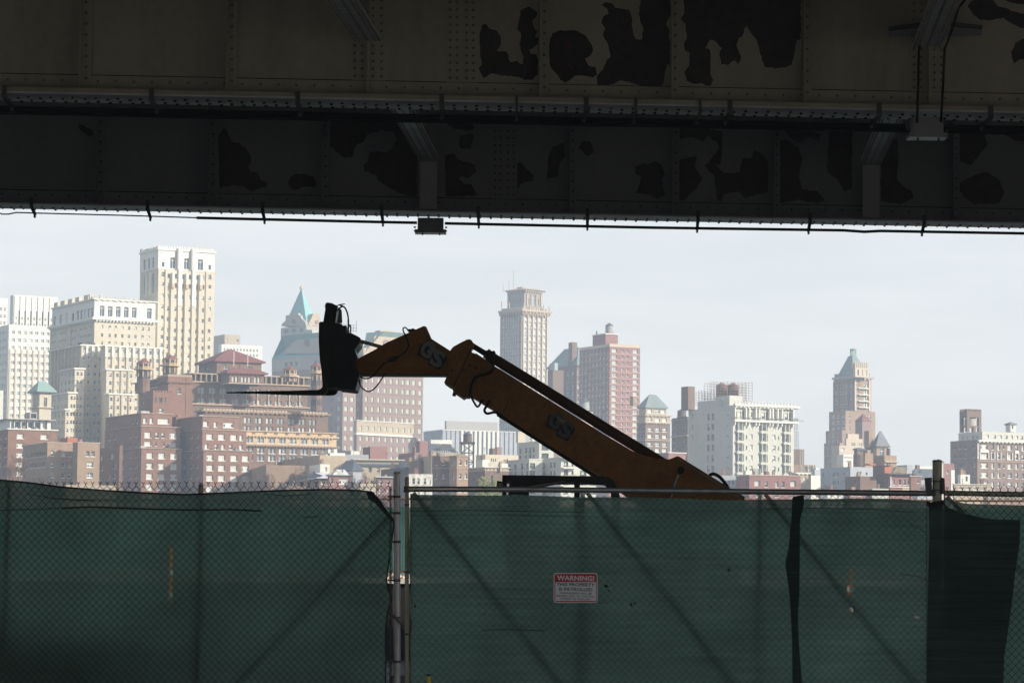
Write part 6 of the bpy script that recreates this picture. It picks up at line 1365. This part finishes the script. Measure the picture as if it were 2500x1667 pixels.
# ------------------------------------------------------------------ things beyond the fence
def yard():
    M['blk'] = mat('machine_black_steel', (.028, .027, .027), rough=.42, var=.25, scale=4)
    M['cloth2'] = cloth_mat('bright_green_windscreen', (.15, .36, .28), .08, .60, .08)
    D = 53.0
    o = empty('rear_fence', pt(968, 1425, D), 0, 'second chain link fence with brighter green screen seen through the gap', 'fence')
    child(cloth([(-1200, 1246), (400, 1240), (968, 1237), (1700, 1238), (3500, 1246)], None, None, 1398, D, 120, 10, .02, 4), 'windscreen_cloth', M['cloth2'], o, smooth=True)
    wr = MB()
    for i in range(60):
        x = 925+i*1.55
        if x > 1010: break
    wr = MB(); hp = 5.2
    for i in range(18):
        xc = 920+i*hp*1.0; wr.tube([pt(xc+(hp/2 if j % 2 else 0), 1217+j*hp/1.6, D-.03) for j in range(int(180/(hp/1.6)))], .003, 3, cap=False); wr.tube([pt(xc+(0 if j % 2 else hp/2), 1217+j*hp/1.6, D-.03) for j in range(int(180/(hp/1.6)))], .003, 3, cap=False)
    child(wr, 'chain_link_mesh', M['wire'], o)
    child(MB().tube([pt(-1200, 1226, D), pt(968, 1217, D), pt(3500, 1226, D)], .02, 6), 'top_rail', M['rust'], o); child(MB().tube([pt(-1200, 1400, D), pt(968, 1394, D), pt(3500, 1400, D)], .02, 6), 'bottom_rail', M['rust'], o)
    for x in (-700, -150, 420, 906, 1300, 1750, 2200, 2700): child(MB().tube([pt(x, 1217, D+.04), (pt(x, 1217, D).x, D+.04, 0)], .03, 6), 'fence_post', M['steel'], o)
    # capped seawall the rear fence stands on
    z = pt(968, 1412, D).z; w = empty('seawall', (0, D+.6, 0), 0, 'low wall with a shade-black face and white cap seen through the gap between the posts', 'wall')
    child(MB().box((-40, D-.25, 0), (40, D+.5, z-.09)), 'wall_face', M['blk'], w); child(MB().box((pt(885, 1412, D).x, D-.32, z-.088), (pt(1040, 1412, D).x, D+.56, z)), 'cap', M['white'], w); child(MB().box((-40, D-.3, z-.088), (pt(885, 1412, D).x-.01, D+.54, z-.01)).box((pt(1040, 1412, D).x+.01, D-.3, z-.088), (40, D+.54, z-.01)), 'coping', M['conc'], w)  # wall face coloured near black for the shade on it
    R = random.Random(4)
    for i in range(9):
        x = pt(936+i*8, 1412, D-.1).x; r = R.uniform(.035, .075); st = MB(); c = Vector((x, D-.15+R.uniform(-.05, .05), z))
        st.lathe([(r*.6, c.z), (r, c.z+r*.5), (r*.9, c.z+r*.9), (r*.3, c.z+r*1.35)], 7, (c.x, c.y)); single(st, 'stone', M['beige'], 'pale rounded stone lying on the white wall cap in the gap', 'stone', loc=c, group='stones on the white wall cap')
    # orange delineator posts glimpsed through the torn cloth
    M['orange'] = mat('orange_plastic', (.75, .22, .03), rough=.45, var=.1, scale=5)
    for x, y0, lb, Y in ((2075, 1385, 'orange delineator post seen through the torn hole in the gate cloth', 52.2), (415, 1335, 'orange delineator post glowing through the left fence cloth', 52.4), (2240, 1470, 'short orange marker behind the small tear near the right post', 52.0)):
        p = pt(x, y0, Y); dl = empty('delineator_post', (p.x, p.y, 0), 0, lb, 'post')
        child(MB().lathe([(.06, .03), (.05, p.z-.03), (.02, p.z)], 10, (p.x, p.y)), 'tube', M['orange'], dl); child(MB().lathe([(.2, 0), (.17, .05)], 12, (p.x, p.y)), 'base', M['hem'], dl)
        for zz in (.55, .75): child(MB().lathe([(.0605, p.z*zz), (.0595, p.z*zz+.1)], 10, (p.x, p.y)), 'reflective_band', M['white'], dl)

def light_blocker_bin():
    # dark skip added close behind the left windscreen to block its back light
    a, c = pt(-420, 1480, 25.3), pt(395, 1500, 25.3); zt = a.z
    o = empty('light_blocker_bin', ((a.x+c.x)/2, 26.4, 0), 0, 'added dark bin blocking back light behind the lower left of the green windscreen', 'skip')
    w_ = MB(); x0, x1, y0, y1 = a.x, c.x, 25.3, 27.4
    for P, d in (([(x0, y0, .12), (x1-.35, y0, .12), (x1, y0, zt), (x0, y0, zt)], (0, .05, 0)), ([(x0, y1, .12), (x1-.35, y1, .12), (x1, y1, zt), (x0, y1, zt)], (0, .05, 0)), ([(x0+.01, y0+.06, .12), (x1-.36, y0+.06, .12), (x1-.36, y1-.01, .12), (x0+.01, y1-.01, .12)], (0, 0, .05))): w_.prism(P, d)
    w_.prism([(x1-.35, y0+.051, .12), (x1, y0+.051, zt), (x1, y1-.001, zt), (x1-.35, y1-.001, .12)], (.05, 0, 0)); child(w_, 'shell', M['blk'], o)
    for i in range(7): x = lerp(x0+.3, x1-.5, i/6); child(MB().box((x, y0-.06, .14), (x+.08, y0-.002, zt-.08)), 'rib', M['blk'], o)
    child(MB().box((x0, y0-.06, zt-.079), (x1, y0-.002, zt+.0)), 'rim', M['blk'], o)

def telehandler():
    M['orng'] = mat('machine_orange_paint', (.33, .145, .034), rough=.42, var=.28, scale=3.5, fine=(16, .16)); M['orngd'] = mat('machine_dark_orange', (.12, .06, .03), rough=.55, var=.2, scale=3)
    M['hose'] = mat('rubber_hose', (.02, .02, .021), rough=.5, var=.1)
    M['chrome'] = mat('polished_rod', (.55, .55, .56), rough=.18, metal=.9, var=.05); M['tyre'] = mat('tyre_rubber', (.025, .025, .025), rough=.9, var=.2, scale=6); M['decalg'] = mat('decal_pale_grey', (.30, .295, .28), rough=.5, var=.1); M['decalb'] = mat('decal_blue', (.035, .045, .085), rough=.5, var=.1); M['decalk'] = mat('decal_black', (.03, .03, .035), rough=.5)
    Y = 33.6; c0 = pt(1500, 1400, Y)
    T = empty('telehandler', (c0.x, Y, 0), 0, 'orange telescopic handler with its boom raised above the fence and black pallet forks', 'telehandler')
    def pl(name, P, m, y0, th, smooth=False): return child(MB().prism([pt(x, y, y0) for x, y in P], (0, th, 0)), name, M[m] if isinstance(m, str) else m, T)
    # main boom
    bm = [(1156, 861), (1480, 1063), (1545, 1101), (1575, 1112), (1600, 1117), (1633, 1121), (1644, 1117), (1652, 1113), (1658, 1114), (1781, 1190), (1818, 1212), (1818, 1262), (1600, 1262), (1467, 1162), (1347, 1090), (1214, 1005), (1184, 987), (1150, 966)]
    pl('boom', bm, 'orng', Y, .38)
    pl('edge_highlight', [(1659, 1124), (1661, 1122.5), (1772, 1191), (1769, 1192)], 'decalg', Y-.02, .018)  # pale strip paints the highlight along the boom plate
    pl('boom_seam', [(1229, 1005), (1231, 1005.5), (1243, 975), (1241, 974)], 'orngd', Y-.006, .005)
    # upper cylinder
    child(MB().tube([pt(1186, 862, Y+.19), pt(1208, 877, Y+.19), pt(1300, 933, Y+.19), pt(1480, 1045.5, Y+.19), pt(1640, 1143, Y+.19)], .062, 14), 'lift_cylinder', M['orngd'], T, smooth=False)
    child(MB().tube([pt(1144, 838, Y+.19), pt(1188, 865, Y+.19)], .034, 12), 'cylinder_rod', M['blk'], T)
    child(MB().tube([pt(1144, 838, Y-.03), pt(1144, 838, Y+.42)], .036, 14), 'pivot_pin', M['blk'], T)
    pl('pipe_clamp', [(1183, 864), (1186, 855), (1196, 856), (1199, 859), (1206, 855), (1210, 860), (1204, 868), (1205, 880), (1201, 892), (1196, 890), (1186, 880)], 'blk', Y+.05, .25)
    # collar / gooseneck head
    pl('boom_head', [(1099, 856), (1103, 850), (1107, 846), (1125, 836), (1140, 828.5), (1147, 828), (1152, 831), (1157, 840), (1153, 847), (1148, 853), (1152, 856), (1151, 861), (1156, 861), (1160, 864), (1162, 862), (1186, 878), (1200, 892), (1200, 897), (1178, 917), (1160, 940), (1146, 968), (1138, 967), (1132, 971), (1108, 955), (1105, 951), (1106, 945), (1098, 942), (1084.5, 932.5), (1092, 915.5), (1094, 880)], 'orng', Y-.06, .5)
    pl('head_plate', [(1135, 901), (1164, 906), (1144, 927), (1134, 915)], 'orng', Y-.075, .014); pl('head_seam', [(1150, 849), (1152, 850), (1108, 944), (1106, 943)], 'blk', Y-.067, .006)
    for x, y, r in ((1147.5, 892, .015), (1162, 899, .014), (1132.5, 903, .012), (1103.5, 904, .012)): child(MB().tube([pt(x, y, Y-.085), pt(x, y, Y-.05)], r, 10), 'bolt', M['blk'], T)
    child(MB().tube([pt(1112, 952, Y+.1), pt(1108, 967, Y+.1)], .022, 10), 'wear_knob', M['blk'], T)
    pl('gooseneck', [(868, 880), (880, 872), (914, 854), (944, 836), (1034.5, 795.5), (1038, 797), (1052, 826), (1099, 856), (1096, 914.5), (1040, 914), (876, 913), (868, 905)], 'orng', Y+.0, .34)
    pl('end_cap', [(1035, 795.6), (1041, 797.6), (1053, 825), (1051, 826.5)], 'decalg', Y-.02, .38)
    pl('lower_edge', [(876, 912.6), (1092, 914.2), (1092, 916), (876, 914.6)], 'blk', Y-.02, .38)
    pl('hose_guide', [(995, 808), (997, 803), (1004, 803), (1008, 801), (1014, 804), (1018, 806), (1005, 812)], 'blk', Y+.05, .12)
    # carriage and fork
    pl('mast', [(789, 786), (797, 738), (810, 739.8), (824, 747), (817, 800), (792, 800)], 'blk', Y-.15, .5)
    pl('carriage', [(778.5, 789), (781, 785.5), (790, 785), (817, 789), (834, 790), (836, 795), (845, 794), (847, 812), (858, 813), (874, 821), (880, 827), (877, 838), (866, 853), (872, 871), (868, 890), (877, 912), (876, 920), (868, 950), (862, 952), (827, 948), (824, 945), (799, 945), (788, 946), (784.5, 904), (780, 870), (778, 832)], 'blk', Y-.2, .7)
    pl('carriage_rib', [(793, 747), (795, 740), (811, 741), (805, 790), (800, 790)], 'blk', Y-.19, .03)
    for P in ([(814, 800), (816, 800), (817, 944), (815, 944)], [(835, 812), (838, 812), (846, 850), (861, 880), (858, 880), (843, 852)], [(863, 876), (865, 876), (855, 945), (852, 945)]): pl('carriage_rib', P, 'decalk', Y-.225, .024)
    pl('plastic_sheet', [(826, 752), (834, 756), (836, 788), (826, 790), (823, 775)], 'decalg', Y+.28, .01)  # pale plastic sheet beside the hoses
    for dx, dy, yy, nm in ((0, 0, Y-.32, 'fork'), (26, .5, Y+.42, 'fork')):
        f = MB().prism([pt(x+dx, y+dy, yy) for x, y in ((551, 957.2), (600, 955.2), (700, 953.6), (775, 951.5), (783, 949), (787, 943), (787, 926), (799, 926), (799, 950), (796, 958), (790, 962.5), (780, 964), (700, 963), (620, 959.8), (552, 958.6))], (0, .11, 0)); child(f, nm, M['blk'], T)
    child(MB().tube([pt(876, 832, Y+.1), pt(935, 848, Y+.1)], .022, 12), 'tilt_rod', M['chrome'], T); child(MB().tube([pt(873, 830, Y), pt(873, 830, Y+.3)], .04, 12), 'pivot_pin', M['blk'], T)
    # hoses
    def hose(P, r, y0=Y-.05, nm='hose', m='hose'):
        # catmull smooth
        P = [pt(x, y, y0) for x, y in P]; out = []
        for i in range(len(P)-1):
            p0, p1, p2, p3 = P[max(i-1, 0)], P[i], P[i+1], P[min(i+2, len(P)-1)]
            for k in range(4):
                t = k/4; out.append(.5*((2*p1)+(p2-p0)*t+(2*p0-5*p1+4*p2-p3)*t*t+(3*p1-p0-3*p2+p3)*t*t*t))
        out.append(P[-1]); child(MB().tube(out, r, 7), nm, M[m], T)
    hose([(822, 812), (820, 795), (819, 778), (823, 760), (833.5, 749), (842, 751), (849, 768), (851, 790), (849.5, 812)], .0095)
    hose([(820, 747), (828, 744.5), (834, 743), (842, 742)], .006); hose([(827, 744), (836, 747), (840, 750)], .009)
    hose([(850, 812), (851, 800), (854, 793.5), (856.5, 798), (856, 815)], .008)
    hose([(876, 918), (890, 924), (905, 921.5), (917, 911), (931, 894), (941, 886), (966, 874), (988, 860), (997, 843), (991, 823), (984, 806), (986, 800), (991, 800), (996, 806)], .0085)
    hose([(876, 921), (880, 941), (890.6, 952), (901, 955.5), (913, 949), (925, 935), (939, 914)], .0085)
    pl('hose_clip', [(945, 880), (955, 870), (975, 868), (970, 880), (955, 885)], 'orngd', Y-.03, .03)
    hose([(1147, 962), (1158, 983), (1165, 992.5), (1171, 988), (1174, 980), (1180, 976)], .013)
    hose([(1204, 885), (1203, 903), (1188, 913), (1166, 919), (1155, 932), (1150, 948), (1148, 966)], .017, Y-.1)
    hose([(1196, 976), (1190, 988), (1183, 1000), (1186, 1007.5), (1192, 1009), (1207, 1006), (1217, 1010), (1226, 1015)], .016)
    hose([(1214, 1011), (1459, 1166.5), (1500, 1192)], .021, Y+.1, 'boom_pipe', 'blk')
    hose([(1732, 1160), (1742, 1156.5), (1757, 1164), (1770, 1179), (1778, 1191)], .02, Y+.1)
    child(MB().tube([pt(1655, 1159, Y-.12), pt(1634, 1230, Y-.12)], .021, 12), 'gas_strut', M['chrome'], T); child(MB().tube([pt(1662, 1147, Y-.03), pt(1662, 1147, Y+.01)], .045, 14), 'pivot_hole', M['blk'], T)
    # logos
    def logo(P, k, name, lm='decalg'):
        """P maps unit logo coords to px"""
        q = lambda a, y0=Y-.004: [pt(*P(u, v), y0) for u, v in a]
        lg = empty('logo_root', (0, 0, 0)); bpy.data.objects.remove(lg)
        child(MB().prism(q([(0, 0), (.52, 0), (.52, .72), (.1, .72)]), (0, .003, 0)), 'decal_stripe_panel', M['decalb'], T)
        child(MB().prism(q([(.52, .18), (1, .18), (.96, .95), (.52, .95)], Y-.0045), (0, .003, 0)), 'decal_blue_panel', M['decalb'], T)
        child(MB().prism(q([(.25, -.06), (.66, -.06), (.60, .2), (.48, .2)], Y-.008), (0, .003, 0)), 'decal_pale_wedge', M['decalg'], T); child(MB().prism(q([(.60, .2), (.68, -.06), (1.02, .18)], Y-.0065), (0, .002, 0)), 'decal_black_wedge', M['decalk'], T)
        stp = MB()
        for i in range(9): stp.prism(q([(.02+i*.055, .02), (.035+i*.055, .02), (.035+i*.055, .7), (.02+i*.055, .7)], Y-.0068), (0, .002, 0))
        child(stp, 'decal_stripes', M['orngd'], T)
        a, c, d = P(.30, .66), P(.75, .9), P(1, 0); z = P(0, 0); rot = -math.degrees(math.atan2(d[1]-z[1], d[0]-z[0]))
        w_ = math.hypot(d[0]-z[0], d[1]-z[1])
        fence.text('G', a[0], a[1], w_*.60*k, w_*.42, M[lm], T, Y-.010, .05, rot, 0, 'decal_letter'); fence.text('S', c[0], c[1], w_*.60*k, w_*.42, M[lm], T, Y-.010, .05, rot, 0, 'decal_letter')
    light_blocker_bin(); M['decald'] = mat('dim_decal_grey', (.15, .14, .12), rough=.5, var=.2)  # dimmer grey for the letters of the second logo
    def mk(o, ux, uy): return lambda u, v: (o[0]+ux[0]*u+uy[0]*v, o[1]+ux[1]*u+uy[1]*v)
    logo(mk((1027, 838), (68, 30), (-20, 38)), .95, 'a'); logo(mk((1340, 1010), (68, 32), (-20, 38)), .95, 'b', 'decald')
    # cab
    cy = Y-1.25
    def cb(nm, P, m='blk', y0=cy, th=.06): return pl(nm, P, m, y0, th)
    cb('cab_roof', [(1226, 1159), (1468, 1162), (1486, 1164), (1497, 1172), (1500, 1177), (1300, 1176), (1240, 1174), (1226, 1172)], 'blk', cy, .95)
    for y0 in (cy, cy+.88):
        cb('cab_side_frame', [(1226, 1170), (1240, 1172), (1238, 1180), (1236, 1196), (1240, 1300), (1226, 1300)], 'blk', y0); cb('cab_side_frame', [(1290, 1176), (1400, 1175), (1380, 1179), (1289, 1194), (1285, 1192)], 'blk', y0); cb('cab_pillar', [(1402, 1174), (1416, 1174), (1416, 1300), (1401, 1300)], 'blk', y0)
        cb('cab_side_frame', [(1416, 1174), (1500, 1176), (1510, 1200), (1515, 1215), (1515, 1300), (1492, 1300), (1492, 1205), (1484, 1192), (1476, 1184), (1440, 1182), (1426, 1181), (1418, 1177)], 'blk', y0)
    cb('cab_panel', [(1245, 1172), (1292, 1174), (1290, 1300), (1241, 1300), (1241, 1200), (1243, 1185)], 'blk', cy+.0, .04); cb('wiper_arm', [(1289, 1187), (1290, 1190), (1381, 1175.5), (1378, 1174)], 'decalg', cy-.02, .012)
    cb('cab_base', [(1226, 1300), (1515, 1300), (1515, 1420), (1240, 1420)], 'orng', cy, .95)
    cb('mirror', [(1213, 1174), (1216, 1173), (1226, 1175), (1225, 1200), (1212, 1200)], 'blk', cy-.08, .05); cb('mirror_glass', [(1214.5, 1177), (1223, 1178), (1222, 1199), (1214, 1199)], 'decalg', cy-.085, .004)
    # chassis, engine cover, wheels (behind the cloth)
    L = lambda x: pt(x, 1400, Y).x
    child(MB().box((L(1180), Y-.35, .55), (L(1960), Y+.75, 1.15)), 'chassis', M['orngd'], T); child(MB().box((L(1560), Y-.3, 1.152), (L(1800), Y+.7, 1.75)), 'engine_cover', M['orng'], T); child(MB().box((L(1520), Y+.45, 1.152), (L(1800), Y+1.25, 1.9)), 'engine_cover', M['orng'], T)
    for x in (1290, 1850):
        for yy in (Y-.75, Y+.85):
            cx = L(x); w_ = empty('w', (0, 0, 0)); bpy.data.objects.remove(w_)
            def wheel(rprof, nm, m, par=None):
                mb = MB(); n = 28; i0 = 0
                for r, y in rprof:
                    for j in range(n): a = 2*math.pi*j/n; mb.v.append((cx+r*math.cos(a), yy+y, .6+r*math.sin(a)))
                for k in range(len(rprof)-1):
                    for j in range(n): q = k*n; mb.f.append((q+j, q+(j+1) % n, q+n+(j+1) % n, q+n+j)); mb.m.append(0)
                return child(mb, nm, M[m], T)
            ty = wheel([(.32, -.15), (.5, -.18), (.58, -.15), (.6, 0), (.58, .15), (.5, .18), (.32, .15)], 'wheel', 'tyre'); wheel([(.02, -.1), (.2, -.1), (.3, -.14), (.33, -.14), (.33, .14), (.02, .12)], 'wheel_rim', 'orng').parent = ty
# ------------------------------------------------------------------ street side behind the viewer (shades the quay from the open sky)
def backdrop():
    M['bk'] = mat('soot_brown_facade', (.20, .15, .12), var=.2, scale=.1)
    for i, (x0, x1, h, lb) in enumerate(((-200, -75, 17, 'tall sooty brick block across the street, behind the viewer to the left'), (-72, 30, 20, 'tall sooty brick block across the street, straight behind the viewer'), (33, 190, 16, 'long sooty brick block across the street, behind the viewer to the right'))):
        o = empty('street_building', ((x0+x1)/2, -50, 0), 0, lb, 'building')
        child(MB().box((x0, -75, 0), (x1, -46, h)), 'wall', M['bk'], o)
        ws = MB()
        for r in range(int(h/4)-1):
            for c in range(int((x1-x0)/6)): ws.box((x0+2+c*6, -46.2, 3+r*4), (x0+4+c*6, -45.95, 5.4+r*4))
        child(ws, 'windows', M['glass'], o); ws
def haze():
    m = bpy.data.materials.new('haze_air'); m.use_nodes = True; n = m.node_tree; n.nodes.clear()
    o = n.nodes.new('ShaderNodeOutputMaterial'); v = n.nodes.new('ShaderNodeVolumePrincipled')
    v.inputs['Color'].default_value = (.66, .81, 1.0, 1); v.inputs['Density'].default_value = HAZE; v.inputs['Anisotropy'].default_value = .1
    n.links.new(v.outputs[0], o.inputs['Volume'])
    mb = MB().box((-1400, -150, -5.5), (1400, 1600, 185))
    ob = mb.obj('haze', m); tag(ob, kind='stuff'); 
HAZE = .00038
setting(); viaduct(); fence(); yard(); telehandler(); city(); city2(); trees(); backdrop(); haze()
